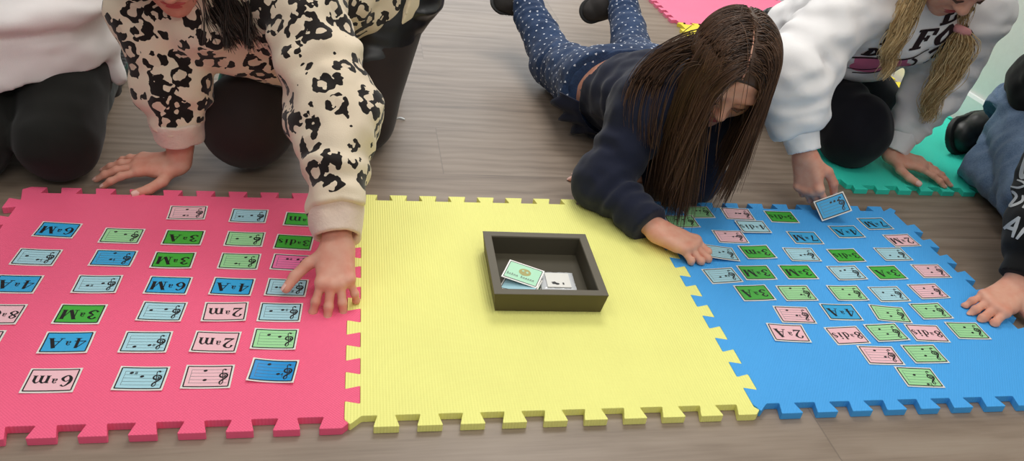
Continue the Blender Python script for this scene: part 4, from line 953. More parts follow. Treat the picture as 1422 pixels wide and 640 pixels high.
# ------------------------------------------------------------------ B: leopard sweatshirt, reaching over the pink mat
def person_leopard():
    root = empty('person', (-.12, .85, 0), 'dark haired child in leopard print sweatshirt kneeling and reaching over the pink mat', 'person')
    kL, kR = V(-.262, .742, .092), V(-.036, .842, .075)                 # knees as seen left and right
    hL, hR = V(-.125, 1.0, .26), V(.010, .985, .27); aL, aR = V(-.20, 1.12, .05), V(.03, 1.17, .05)
    pel = V(-.055, .985, .29); bel = V(-.13, .89, .35); che = V(-.245, .775, .385); nk = V(-.32, .715, .40)
    sL, eL, wL = V(-.420, .745, .330), V(-.384, .722, .195), V(-.380, .694, .062)     # supporting arm
    sR, eR, wR = V(-.165, .745, .385), V(-.086, .540, .228), V(-.0735, .332, .086)    # reaching arm
    # tights
    F = Field(*bb([kL, kR, hL, hR, aL, aR], .15), .0045)
    for k, h, a in ((kL, hL, aL), (kR, hR, aR)):
        F.cap(k, h, .078 if k is kL else .068, .092, .02); F.cap(k+V(.0, .02, -.015), a, .062, .036, .02); F.ell(k+V(0, .01, .012), (.090, .078, .092) if k is kL else (.064, .06, .074), k=.03)
    F.floor(.0015); garment('tights', F, M['tights'], root)
    # leatherette shorts
    F = Field(V(-.36, .66, .04), V(.22, 1.22, .48), .0045)
    F.cap(hR+V(.004, .02, .055), V(-.030, .865, .105), .106, .060, .02, fold=(.0035, .05, 3)); F.cap(hL+V(0, .0, .01), V(-.235, .825, .135), .112, .092, .03, fold=(.003, .05, 1))
    F.ell(pel+V(.03, .02, .0), (.13, .13, .10), k=.03)
    F.cap(V(-.02, .965, .335), V(.055, .99, .325), .075, .088, .02); F.ell(V(.085, .985, .297), (.052, .09, .018), k=.012)
    F.clip(V(-.032, .852, .088), V(0, -.45, -1), .11); F.clip(V(-.245, .812, .120), V(-.25, -.55, -1), .14)
    F.wrinkle(.0025, (14, 14, 40), 2); F.wrinkle(.0010, 60, 5)
    sh, shm = garment('shorts', F, M['leather'], root)
    G = Field(*bb([V(.06, .95, .3), V(.045, .85, .1)], .08), .003)
    # sweatshirt
    lo, hi = bb([pel, bel, che, nk, sL, eL, wL, sR, eR, wR], .16); F = Field(lo, hi, .0042)
    F.cap(V(-.055, .955, .33), bel, .118, .118, .02); F.cap(bel, che, .12, .112, .03); F.cap(che, nk, .108, .072, .03)
    F.cap(che, sL, .09, .068, .04); F.cap(che+V(.02, 0, 0), sR, .09, .075, .04)
    F.cap(V(-.312, .735, .312), V(-.160, .80, .258), .092, .09, .03); F.cap(sL, eL, .070, .062, .02, fold=(.006, .055, 1)); F.cap(eL, wL+V(-.006, .008, .052), .062, .052, .02, fold=(.006, .045, 2.2)); F.ell(eL+V(-.004, -.01, -.02), (.060, .056, .05), k=.03)
    F.cap(sR, eR, .080, .076, .03, fold=(.005, .06, 3)); F.cap(eR, wR+V(.0, .040, .045), .076, .048, .02, fold=(.0045, .05, 4)); F.ell(eR+V(.004, -.03, -.01), (.070, .066, .062), k=.03)
    F.clip(V(.000, .985, .31), V(.62, .5, -.25), .2)                    # back hem
    F.clip(wL+V(-.003, .004, .052), DOWN, .085); F.clip(wR+nrm(eR-wR)*.052, -nrm(eR-wR), .085)
    F.wrinkle(.008, (11, 11, 20), 3.1); F.wrinkle(.006, 30, 1.)
    garment('sweatshirt', F, M['leopard'], root, label='cream sweatshirt with black leopard spots')
    # turned back fleece cuffs, hem band
    F = Field(*bb([wL], .11), .003); F.cap(wL+V(-.004, .004, .026), wL+V(-.003, .004, .062), .0475, .051, .006); F.clip(wL+V(-.004, .004, .022), DOWN, .1); F.clip(wL+V(-.003, .004, .066), -DOWN, .1)
    F.cap(wL+V(0, 0, -.03), wL+V(0, 0, .032), .032, .03, .004, sub=True); F.wrinkle(.0035, 40, 1)
    garment('cuff', F, M['fleece'], root, 2, 'turned back fleece cuff')
    d = nrm(V(.002, -.010, -.012)); ax = nrm(eR-wR); F = Field(*bb([wR], .12), .003); F.cap(wR+ax*.014, wR+ax*.058, .0405, .047, .006); F.clip(wR+ax*.010, -ax, .1); F.clip(wR+ax*.064, ax, .1)
    F.cap(wR-ax*.04, wR+ax*.026, .031, .029, .004, sub=True); F.wrinkle(.0035, 40, 4)
    garment('cuff', F, M['fleece'], root, 2, 'turned back fleece cuff')
    F = Field(V(-.2, .8, .14), V(.16, 1.2, .5), .0035); n = nrm(V(.62, .5, -.25)); c = V(.000, .985, .31)
    F.cap(c-V(.055, .03, -.02)-n*.01, c-V(.055, .03, -.02)+n*.06, .130, .126, .01); F.clip(c+n*.046, n, .2); F.clip(c-n*.022, -n, .2); F.wrinkle(.003, 25, 7)
    garment('hem_band', F, M['hem'], root, 2, 'plain beige hem band of the sweatshirt')
    # body
    chin = V(-.352, .665, .345); R = frame((.05, -.80, -.50), (0, -.3, 1)); H = .205; hc = chin-.30*H*R[1]+.47*H*R[2]
    hd, lips, brows = head(hc, R, H, .0024, nk)
    B = Field(*bb([kL, kR, hL, hR, aL, aR, pel, che, nk, sL, sR, eL, eR, wL, wR], .12), .006)
    for k, h, a in ((kL, hL, aL), (kR, hR, aR)): B.cap(k, h, .055, .075, .02); B.cap(k+V(0, .02, -.02), a, .045, .028, .02); B.cap(a, a+V(0, .13, -.02), .026, .02, .02)
    B.chain([(pel, .09), (bel, .09), (che, .085), (nk, .05)], .03); B.cap(che, sL, .06, .045, .02); B.cap(che, sR, .06, .045, .02)
    for a, b, c, in ((sL, eL, wL), (sR, eR, wR)): B.cap(a, b, .045, .037, .02); B.cap(b, c+(b-c)*.22, .036, .028, .02)
    hA, nA = hand(wL+V(-.004, -.004, -.026), V(-1, -.16, -.02), V(-.1, -.18, 1), -1, .148, [(8, 14, 10), (6, 14, 10), (6, 14, 10), (8, 16, 10)], (10, 3, -5, -14), thumb=[(.45, .85, -.1), (.72, .62, -.05), (.92, .35, 0)], arm=wL+V(.004, .012, .05), floor=.0012)
    hB, nB = hand(wR, V(-.02, -.86, -.50), V(0, -.45, .88), 1, .140, [(20, 22, 14), (16, 20, 12), (22, 24, 14), (30, 40, 22)], (16, 4, -8, -26), thumb=[(.5, .85, -.2), (.72, .68, -.15), (.85, .5, -.1)], arm=wR+ax*.075)
    bo = skin_body(root, [B.mesh(1), hd, hA, hB], mat='skinB')
    [mesh_obj('fingernail', *nail_mesh([n_]), M['nail'], bo) for n_ in nA+nB]
    mesh_obj('lips', *lips(), M['lips'], root); [mesh_obj(n_b, *m_b, M['brow'], root) for n_b, m_b in brows()]
    for a in (aL, aR): shoe(root, a+V(0, .02, .01), a+V(0, .21, .005), (0, .1, -1), M['shoeC'], w=.031)
    # hair: falls over the shoulder on the right of the face
    pts, dr = scalp(hc, R, H, 1800, 6, part=-.05); rs = np.random.RandomState(5); ln = rs.uniform(.07, .11, len(pts))
    side = ((pts-hc)@R[0]) > 0
    pa = drape(pts, dr, ln, [(hc+H*(-.05*R[1]+.13*R[2]), R, H*np.array((.4, .48, .4))), (hc+H*(.1*R[1]-.15*R[2]), R, H*np.array((.34, .34, .42)))], [(che, nk, .125), (nk, sL, .10), (nk, sR, .10), (che, bel, .135), (sR, eR, .096)], step=.009, grav=.3, jit=.012)
    hair_obj('hair', M['hairB'], root, pa, .0015, hair_cap(hc, R, H), 6, 'dark brown hair hanging over the shoulder')
    lock = []
    for i in range(1000):
        a = rs.normal(0, 1, 3); t = np.linspace(0, 1, 14)[:, None]; x0 = hc-R[0]*.095+R[1]*.02
        p0 = V(-.285, .690, .440)+a*np.array((.022, .016, .012)); p1 = V(-.262+.016*a[0], .668+.010*a[1], .352+.008*a[2]); p2 = V(-.252+.018*a[0], .640+.010*a[1], .300+.030*rs.rand()**1.5+.006*a[2])
        lock.append((1-t)**2*p0+2*t*(1-t)*p1+t*t*p2+.004*np.sin(t*7+a[0]*3))
    hair_obj('hair', M['hairB'], root, np.array(lock), .0010, None, 8, 'loose lock of dark hair in front of the shoulder')
person_leopard()

# ------------------------------------------------------------------ C: lying on her front, navy
def person_navy():
    root = empty('person', (.6, .95, 0), 'girl with long brown hair lying on her front in navy sweatshirt and heart print jeans', 'person')
    hL, hR = V(.535, .975, .112), V(.665, 1.00, .115); kL, kR = V(.485, 1.262, .072), V(.735, 1.335, .072); aL, aR = V(.437, 1.53, .155), V(.765, 1.62, .160)
    pel, wai, che, nk = V(.598, .98, .125), V(.600, .885, .135), V(.625, .715, .195), V(.645, .655, .255)
    sR, eR, wR = V(.545, .690, .195), V(.455, .612, .062), V(.518, .470, .042)      # arm with the card hand (left in the photo)
    sL, eL, wL = V(.705, .712, .20), V(.682, .672, .058), V(.570, .704, .036)
    # jeans
    F = Field(*bb([hL, hR, kL, kR, aL, aR, pel], .13), .0042)
    for h, k, a, sd in ((hL, kL, aL, 1), (hR, kR, aR, 2)):
        F.cap(h, k, .090, .064, .03, fold=(.004, .05, sd)); F.cap(k, a, .062, .045, .02, fold=(.0045, .038, sd+2)); F.ell(h+V(0, .0, .018), (.095, .11, .085), k=.03)
        F.clip(a, nrm(a-k), .075)
    F.cap(hL, hR, .092, None, .03); F.cap(pel, pel+V(0, -.045, .0), .100, .10, .03, flat=(V(1, 0, 0), 1.45))
    F.clip(pel+V(0, -.045, .0), V(-.10, -1, .12), .22); F.floor(.0015); F.wrinkle(.0045, (18, 30, 26), 2); F.wrinkle(.0025, 50, 4)
    vs, fs = F.mesh(2)
    # heart print: small faces of the same mesh, spread evenly over the cloth
    a, b, c, d = (vs[fs[:, i]] for i in range(4)); fn = np.cross(c-a, d-b); fn /= np.linalg.norm(fn, axis=1)[:, None]+1e-9; fc = (a+b+c+d)/4
    rs = np.random.RandomState(2); order = rs.permutation(len(fc)); grid = {}; hv, hf = [], []; R0 = .0185
    ht = [(0, -1), (.9, .15), (.95, .65), (.5, .95), (0, .55), (-.5, .95), (-.95, .65), (-.9, .15)]
    for i in order:
        p = fc[i]; k = tuple(np.floor(p/R0).astype(int)); ok = True
        for dx in (-1, 0, 1):
            for dy in (-1, 0, 1):
                for dz in (-1, 0, 1):
                    for q in grid.get((k[0]+dx, k[1]+dy, k[2]+dz), ()):
                        if np.sum((p-q)**2) < R0*R0: ok = False
        if not ok: continue
        grid.setdefault(k, []).append(p); n = fn[i]; ax = nrm(V(-.12, 1, .2)-n*np.dot(V(-.12, 1, .2), n)); sx = np.cross(n, ax); m0 = len(hv)+len(vs); sc = .0030
        hv += [p+n*.0016]+[p+n*.0008+(sx*x+ax*y)*sc for x, y in ht]
        hf += [(m0, m0+1+j, m0+1+(j+1) % 8) for j in range(8)]
    allf = [tuple(f) for f in fs.tolist()]+hf
    mesh_obj('jeans', np.concatenate([vs, np.array(hv)]), allf, [M['jeansC'], M['heart']], root, [0]*len(fs)+[1]*len(hf))['label'] = 'dark blue jeans printed with small white hearts'
    # waistband
    F = Field(*bb([pel], .22), .0035); n = nrm(V(-.10, -1, .12)); c = pel+V(0, -.045, 0)
    F.cap(c-n*.005, c-n*.028, .107, .105, .004, flat=(V(1, 0, 0), 1.43)); F.clip(c+n*.002, n, .25); F.clip(c-n*.030, -n, .25); F.floor(.002); F.wrinkle(.002, 60, 3)
    garment('waistband', F, M['jeansC'], root)
    # sweatshirt with frilled hem
    lo, hi = bb([wai, che, nk, sR, eR, wR, sL, eL, wL], .14); F = Field(lo, hi, .0042)
    F.cap(wai+V(0, .075, -.004), che, .107, .098, .02, flat=(V(1, 0, .1), 1.33), fold=(.004, .06, 5)); F.cap(che, nk, .098, .055, .03, flat=(V(1, 0, 0), 1.15))
    for s, e, w, sd in ((sR, eR, wR, 1.), (sL, eL, wL, 2.)):
        F.cap(che+V(0, -.0, .0), s, .08, .070, .04); F.cap(s, e, .068, .054, .03, fold=(.006, .05, sd)); F.cap(e, w+(e-w)*.05, .054, .038, .02, fold=(.006, .04, sd+2)); F.ell(e+V(-.004, -.004, -.006), (.056, .056, .050), k=.03)
        F.cap(w+(e-w)*.05, w+(e-w)*.32, .034, .040, .012); F.clip(w+(e-w)*.02, nrm(w-e), .07)
    F.clip(wai+V(0, .026, 0), V(.10, .98, .10), .22); F.floor(.0135 if False else .002); F.wrinkle(.006, (14, 18, 18), 6.); F.wrinkle(.003, 44, 2.)
    garment('sweatshirt', F, M['navy'], root, label='navy sweatshirt with a frilled hem')
    # frill along the hem
    vs = []; fs2 = []; n = nrm(V(.10, .98, .10)); c0 = wai+V(0, .008, -.012); ux = nrm(np.cross(n, V(0, 0, 1))); uz = np.cross(ux, n); NA, NL = 150, 5
    for i in range(NA):
        th = 2*math.pi*i/NA
        for j in range(NL):
            s = j/(NL-1); rr = .104+.040*s+.010*s*math.sin(th*21+1.3*math.sin(th*3)); p = c0+ux*math.cos(th)*rr*1.32+uz*math.sin(th)*rr+n*(.048*s-.012+.006*s*math.sin(th*17)); p[2] = max(p[2], .004+.004*s); vs.append(p)
    for i in range(NA):
        for j in range(NL-1): q = (i+1) % NA; fs2.append((i*NL+j, q*NL+j, q*NL+j+1, i*NL+j+1))
    keep = [f for f in fs2 if np.mean([vs[k] for k in f], 0)[0] < .535 and np.mean([vs[k] for k in f], 0)[2] < .12]
    o = mesh_obj('hem_frill', np.array(vs), keep, M['navy'], root); sm = o.modifiers.new('thick', 'SOLIDIFY'); sm.thickness = .003
    # body
    hc = V(.662, .612, .318); R = frame((-.20, -.80, -.56), (.10, -.5, .80)); H = .205
    hd, lips, brows = head(hc, R, H, .0020, nk, ears=.8)
    B = Field(*bb([hL, hR, kL, kR, aL, aR, pel, che, nk, sR, eR, wR, sL, eL], .11), .0055)
    for h, k, a in ((hL, kL, aL), (hR, kR, aR)): B.cap(h, k, .074, .050, .02); B.cap(k, a, .048, .032, .02)
    B.chain([(pel, .085), (wai, .080), (che, .076), (nk, .045)], .03, flat=(V(1, 0, 0), 1.30)); B.cap(pel+V(0, -.035, .0), wai+V(0, .03, 0), .094, .092, .006, flat=(V(1, 0, 0), 1.33))
    for s, e, w in ((sR, eR, wR), (sL, eL, wL)): B.cap(s, e, .045, .036, .02); B.cap(e, w+(e-w)*.3, .035, .027, .02)
    hA, nA = hand(wR+V(.008, -.008, 0), V(.745, -.66, -.06), V(.05, -.12, 1), -1, .150, [(26, 44, 22), (26, 48, 26), (28, 52, 26), (30, 52, 26)], (5, 1, -3, -7), thumb=[(.62, .62, -.45), (.9, .25, -.35), (.95, 0, -.3)], arm=wR+(eR-wR)*.35, floor=MH+.0016)
    hB, nB = hand(wL, V(-.97, .20, -.06), V(0, 0, 1), -1, .150, [(8, 14, 10)]*4, arm=wL+(eL-wL)*.3, h=.0022, floor=.0012)
    bo = skin_body(root, [B.mesh(1), hd, hA, hB])
    [mesh_obj('fingernail', *nail_mesh([n_]), M['nail'], bo) for n_ in nA+nB]
    mesh_obj('lips', *lips(), M['lips'], root); [mesh_obj(n_b, *m_b, M['brow'], root) for n_b, m_b in brows()]
    shoe(root, aL+V(.004, .035, -.005), aL+V(-.075, .10, .0)+V(0, -.09, -.01), (.35, -.5, .55), M['shoeC'], w=.040)
    shoe(root, aR+V(.0, .040, -.005), aR+V(-.10, .02, -.055), (.30, -.6, .45), M['shoeC'], w=.040)
    # long straight hair with a parting
    heads = [(hc+H*(-.05*R[1]+.13*R[2]), R, H*np.array((.395, .485, .405))), (hc+H*(.08*R[1]-.12*R[2]), R, H*np.array((.36, .36, .42)))]
    pts, dr = scalp(hc, R, H, 4200, 11, part=.05, rad=(.385, .475, .395)); rs = np.random.RandomState(9)
    loc = (pts-hc)@R.T/H; side = np.where(loc[:, 0] > .05, 1., -1.)
    keep = (loc[:, 1] > -.46) & (loc[:, 2] > -.02); pts, dr, loc, side = pts[keep], dr[keep], loc[keep], side[keep]
    dr = dr+.45*R[1]*np.clip(-loc[:, 1:2]+.1, 0, .6)+.25*R[2]*np.clip(-loc[:, 1:2], 0, .6); dr /= np.linalg.norm(dr, axis=1)[:, None]
    ln = rs.uniform(.29, .335, len(pts))+.05*np.clip(loc[:, 2], 0, 1); pull = np.zeros_like(pts); pull[:, 2] = -1; pull[:, 0] = np.where(side < 0, -.30, .10); pull[:, 1] = -.10
    left = side < 0; pull[left, 0] = -.20; pull[~left, 0] = .03; pull[~left, 1] = -.16; ln[left] -= .05; ln[~left] += .012
    pa = drape(pts, dr, ln, heads, [], floor=MH+.006, step=.009, grav=.24, jit=.022, pull=pull, loft=.07)
    ok = np.ones(len(pa), bool)                     # drop strands that spring away from the head
    for i in range(1, 15):
        l = (pa[:, i]-heads[0][0])@R.T/heads[0][2]; ok &= (np.linalg.norm(l, axis=1) < 1.13) | (pa[:, i, 2] < hc[2]-.02) | (l[:, 0] > .1)
        ok &= l[:, 0] > -1.22
    pa = pa[ok]
    P_h = lambda x, y, z: hc+H*(x*R[0]+y*R[1]+z*R[2])
    a_ = np.linspace(.55, 1.75, 30); pl = np.array([P_h(.048, -.05+.474*math.cos(t), .13+.394*math.sin(t)) for t in a_])
    tv, tf = tubes(np.array([pl]), .0020, .0008, 6); mesh_obj('hair_parting', tv, tf, M['skin'], bo)
    fr = []
    for i in range(620):                            # the front curtain falling beside the cheek
        k = rs.rand(); g = rs.normal(0, 1, 3); t = np.linspace(.42*rs.rand()**1.5, 1, 30)[:, None]
        p0 = P_h(.05+.28*k, .34-.44*k, .46-.13*k*k); p1 = P_h(.26+.20*k, .50-.42*k, .30+.02*k)+g*.003; p2 = P_h(.34+.12*k, .50-.36*k, -.10)+g*.005
        e = rs.uniform(0, .035); p3 = V(.668-.105*k+.006*g[0], .588+.035*rs.rand()+.020*k, MH+.008+e)
        fr.append((1-t)**3*p0+3*t*(1-t)**2*p1+3*t*t*(1-t)*p2+t**3*p3)
    hair_obj('hair', M['hairC'], root, np.array(fr), .0008, None, 23, 'curtain of brown hair beside the cheek')
    hair_obj('hair', M['hairC'], root, pa, .00095, hair_cap(hc, R, H), 3, 'long straight dark brown hair with a parting', cap_tone=.3)
    lk = []
    for i in range(240):
        g = rs.normal(0, 1, 3); t = np.linspace(0, 1, 22)[:, None]; k = rs.rand()
        p0 = hc-R[0]*0+V(-.055, .045, .035)+g*np.array((.008, .016, .012)); p1 = V(.520, .690, .330)+V(.03, -.03, -.02)*k+g*.006; p2 = V(.468, .672, .255)+V(.055, -.045, -.01)*k+g*.004; p3 = V(.490, .640, .185)+V(.05, -.05, -.03)*k+g*.007
        lk.append((1-t)**3*p0+3*t*(1-t)**2*p1+3*t*t*(1-t)*p2+t**3*p3)
    hair_obj('hair', M['hairC'], root, np.array(lk), .0009, None, 17, 'loose strands of brown hair over the shoulder')
person_navy()

# ------------------------------------------------------------------ D: blonde, white sweatshirt
def person_blonde():
    root = empty('person', (1.12, .98, 0), 'blonde child in white printed sweatshirt kneeling on the teal mat, holding a card', 'person')
    kR, hR, aR = V(1.160, .846, .100), V(1.10, 1.125, .175), V(1.13, 1.20, .06); kL, hL, aL = V(1.33, 1.06, .075), V(1.235, 1.16, .175), V(1.20, 1.36, .13)
    pel, bel, che, nk = V(1.15, 1.12, .215), V(1.165, .985, .315), V(1.195, .885, .385), V(1.205, .835, .435)
    sR, eR, wR = V(1.035, .850, .405), V(.862, .722, .270), V(.908, .640, .124)
    sL, eL, wL = V(1.365, .870, .405), V(1.340, .865, .215), V(1.262, .822, .048)
    F = Field(*bb([kR, hR, aR, kL, hL, aL], .13), .0045)
    for k, h, a, sd in ((kR, hR, aR, 1), (kL, hL, aL, 2)):
        F.cap(k, h, .075, .095, .03, fold=(.003, .06, sd)); F.cap(k+V(0, .02, -.02), a, .062, .045, .02); F.ell(k+V(0, -.004, -.004), (.080, .070, .092), k=.03)
    F.cap(hR, hL, .1, None, .03); F.floor(MH+.001); F.wrinkle(.004, 28, 1)
    garment('trousers', F, M['black'], root)
    # sweatshirt
    lo, hi = bb([pel, bel, che, nk, sR, eR, wR, sL, eL, wL], .17); F = Field(lo, hi, .0042)
    F.cap(pel+V(-.01, -.02, .02), bel, .132, .128, .02, flat=(V(1, 0, 0), 1.1), fold=(.005, .07, 1)); F.cap(bel, che, .126, .118, .03, flat=(V(1, 0, 0), 1.12)); F.cap(che, nk, .11, .066, .03)
    F.cap(che, sR, .10, .080, .04); F.cap(che, sL, .10, .080, .04)
    F.cap(sR, eR, .083, .080, .03, fold=(.006, .06, 2)); F.cap(eR, wR+nrm(eR-wR)*.085, .080, .062, .02, fold=(.006, .045, 3)); F.ell(eR+V(-.005, -.012, -.012), (.078, .072, .070), k=.03)
    F.cap(sL, eL, .080, .068, .03, fold=(.006, .055, 4)); F.cap(eL, wL+nrm(eL-wL)*.075, .066, .052, .02, fold=(.008, .04, 5)); F.ell(eL+V(.0, .0, -.02), (.066, .066, .06), k=.03)
    for w, e in ((wR, eR), (wL, eL)): F.clip(w+nrm(e-w)*.048, nrm(w-e), .075)
    F.clip(pel+V(-.01, .02, -.005), V(-.10, .75, -.65), .2); F.wrinkle(.009, (12, 12, 20), 8); F.wrinkle(.006, (22, 22, 38), 3)
    sw, swm = garment('sweatshirt', F, M['white'], root, label='white sweatshirt with dark lettering and a pink print')
    for w, e in ((wR, eR), (wL, eL)):
        ax = nrm(e-w); F = Field(*bb([w+ax*.05], .10), .0032); F.cap(w+ax*.012, w+ax*.062, .0345, .040, .005); F.clip(w+ax*.010, -ax, .08); F.clip(w+ax*.070, ax, .08); F.cap(w-ax*.04, w+ax*.03, .0275, .026, .003, sub=True); F.wrinkle(.0012, 90, 2)
        garment('cuff', F, M['white'], root, 2)
    # print on the chest
    bvh = BVHTree.FromPolygons([tuple(p) for p in swm[0]], [tuple(f) for f in swm[1].tolist()])
    n = nrm(V(-.28, -.80, -.30)); u = nrm(V(.93, -.30, .22)-n*V(.93, -.30, .22).dot(n)); v = np.cross(u, n)*-1
    if v[2] < 0: v = -v
    org = V(1.19, .80, .285); dr = -n
    def put(name, qs, mat, **k):
        vv_, ff = decal(bvh, qs, org, u, v, dr, **k)
        if len(ff): mesh_obj(name, vv_, ff, mat, sw)
    def letters(s, h, x, y, sl=0.):
        q, wd = text_quads(s, h); return [[p+np.array((x+sl*p[1], y)) for p in qq] for qq in q]
    PR = PRINT_D
    put('pink_print', PR['pink'], M['pinkprint'], lift=.0008); 
    put('lettering', sum([letters(*a) for a in PR['text']], [])+PR['ink'], M['ink'], lift=.0014, div=.004)
    # body
    chin = V(1.186, .775, .424); R = frame((.06, -.62, -.78), (0, -.5, 1)); H = .21; hc = chin-.30*H*R[1]+.47*H*R[2]
    hd, lips, brows = head(hc, R, H, .0022, nk)
    B = Field(*bb([kR, kL, hR, hL, aR, aL, pel, che, nk, sR, sL, eR, eL, wR, wL], .11), .006)
    for k, h, a in ((kR, hR, aR), (kL, hL, aL)): B.cap(k, h, .055, .078, .02); B.cap(k+V(0, .02, -.02), a, .045, .03, .02)
    B.chain([(pel, .1), (bel, .098), (che, .09), (nk, .048)], .03); B.cap(che, sR, .06, .045, .02); B.cap(che, sL, .06, .045, .02)
    for s, e, w in ((sR, eR, wR), (sL, eL, wL)): B.cap(s, e, .045, .036, .02); B.cap(e, w+(e-w)*.3, .034, .027, .02)
    c0 = HELD-u_held*.030
    hA, nA = hand(wR, V(.22, -.42, -.88), V(-.80, -.55, .10), -1, .150, [(30, 38, 18), (34, 44, 22), (38, 48, 24), (42, 50, 24)], (3, 0, -3, -6), thumb=[(.62, .50, -.42), (.90, .10, -.42), (.92, -.22, -.36)], arm=wR+(eR-wR)*.45)
    hB, nB = hand(wL, V(.80, -.60, -.06), V(.05, -.1, 1), 1, .150, [(10, 12, 8), (8, 12, 8), (8, 12, 8), (10, 12, 8)], (3, 0, -3, -7), thumb=[(.45, .85, -.15), (.75, .6, -.1), (.93, .3, -.1)], arm=wL+(eL-wL)*.4, floor=MH+.0012)
    bo = skin_body(root, [B.mesh(1), hd, hA, hB])
    [mesh_obj('fingernail', *nail_mesh([n_]), M['nail'], bo) for n_ in nA+nB]
    mesh_obj('lips', *lips(), M['lips'], root); [mesh_obj(n_b, *m_b, M['brow'], root) for n_b, m_b in brows()]
    shoe(root, aL+V(0, .03, .025), aL+V(-.055, .075, -.105)+V(0, .06, 0), (-.1, .6, .1), M['shoeE'], w=.036)
    shoe(root, aR+V(0, .02, .0), aR+V(-.01, .21, -.008), (0, .15, -1), M['shoeE'], w=.034)
    # hair: cap and two wavy bunches
    pts, dr_ = scalp(hc, R, H, 1500, 21); rs = np.random.RandomState(4); k_ = ((pts-hc)@R[1] < .16*H); pts, dr_ = pts[k_], dr_[k_]; ln = np.full(len(pts), .10)
    heads = [(hc+H*(-.05*R[1]+.13*R[2]), R, H*np.array((.395, .485, .405)))]
    pa = drape(pts, dr_, ln, heads, [(che, nk, .12)], step=.01, grav=.1)
    hair_obj('hair', M['hairD'], root, pa, .0014, hair_cap(hc, R, H), 4, 'blonde hair', cap_tone=.4)
    def bunch(path, rad, n, seed, wave, name):
        r = np.random.RandomState(seed); m = 34; t = np.linspace(0, 1, m); K = np.array([p for p in path]); tt = np.linspace(0, 1, len(K))
        C = np.stack([np.interp(t, tt, K[:, i]) for i in range(3)], 1)
        for it in range(3): C[1:-1] = (C[:-2]+2*C[1:-1]+C[2:])/4
        w = np.interp(t, np.linspace(0, 1, len(rad)), rad); out = []
        for i in range(n):
            a = r.uniform(0, 2*math.pi); q = math.sqrt(r.rand())*(1+.7*r.rand()**4); ph = r.normal(0, .9)+round(r.rand()*3)*1.1; amp = wave*(.5+r.rand()); tl = 1-.62*r.rand()
            ox = np.cos(a)*q*w+amp*np.sin(t*tl*15+ph)*t**.6; oy = np.sin(a)*q*w+amp*np.cos(t*tl*15+ph)*t**.6
            Ci = np.stack([np.interp(t*tl, t, C[:, k]) for k in range(3)], 1); out.append(Ci+np.outer(ox, CM[:, 0])+np.outer(oy, nrm(V(.2, .8, -.3))))
        return hair_obj('bunch', M['hairD'], root, np.array(out), .0008, None, seed, name)
    bunch([V(1.125, .775, .455), V(1.118, .765, .41), V(1.108, .758, .365), V(1.103, .755, .325), V(1.112, .752, .295), V(1.108, .75, .262)], [.016, .020, .019, .016, .014, .009], 620, 31, .0062, 'wavy blonde bunch on the left')
    bunch([V(1.252, .790, .470), V(1.269, .772, .382)], [.022, .012], 200, 33, .002, 'blonde hair leading to the pink tie')
    bunch([V(1.269, .772, .382), V(1.284, .770, .335), V(1.281, .770, .285), V(1.272, .770, .235), V(1.274, .770, .190), V(1.280, .770, .155)], [.010, .026, .030, .027, .019, .008], 720, 37, .0080, 'wavy blonde bunch on the right')
    F = Field(*bb([V(1.269, .772, .382)], .05), .002); t = nrm(V(-.3, -.1, -1)); 
    for i in range(14):
        a, b = 2*math.pi*i/14, 2*math.pi*(i+1)/14; x = nrm(np.cross(t, V(0, 1, 0))); y = np.cross(t, x); c = V(1.269, .772, .382)
        F.cap(c+(x*math.cos(a)+y*math.sin(a))*.013, c+(x*math.cos(b)+y*math.sin(b))*.013, .0075+.0012*(i % 2), None, .004)
    garment('hair_tie', F, M['tie'], root, 1, 'pink scrunchie')
# layout of the chest print in its own plane (metres)
PRINT_D = dict(
 pink=[q for q in disc(-.050, -.020, .066, .034, .08, 24)]+S((-.11, .004), (.0, .012), w=.02),
 text=[(c_, h_, x_+dx, y_+dy, s_) for c_, h_, x_, y_, s_ in (('F', .042, -.070, .066, .12), ('ER', .038, .048, .098, .12), ('FO', .044, -.006, .048, .35), ('DE', .032, -.100, .022, .3)) for dx in (0, .0022, .0044) for dy in (0, .0018)],
 ink=S((.045, .022), (.115, .074), w=[.012, .014])+S((.055, .0), (.13, .056), w=[.009, .013])+S((.045, -.022), (.068, -.004), w=.007)
    +S((-.125, .010), (-.06, .016), (.0, .024), (.04, .038), w=[.004, .006, .005, .004], c=True)+S((.008, .022), (.020, .006), (.010, -.020), (-.03, -.046), (-.065, -.056), (-.105, -.052), w=[.006, .006, .005, .004, .004, .003], c=True)
    +S((-.118, -.034), (-.08, -.041), (-.03, -.032), (.0, -.018), w=[.003, .004, .004, .003], c=True),
)
u_held = u
person_blonde()

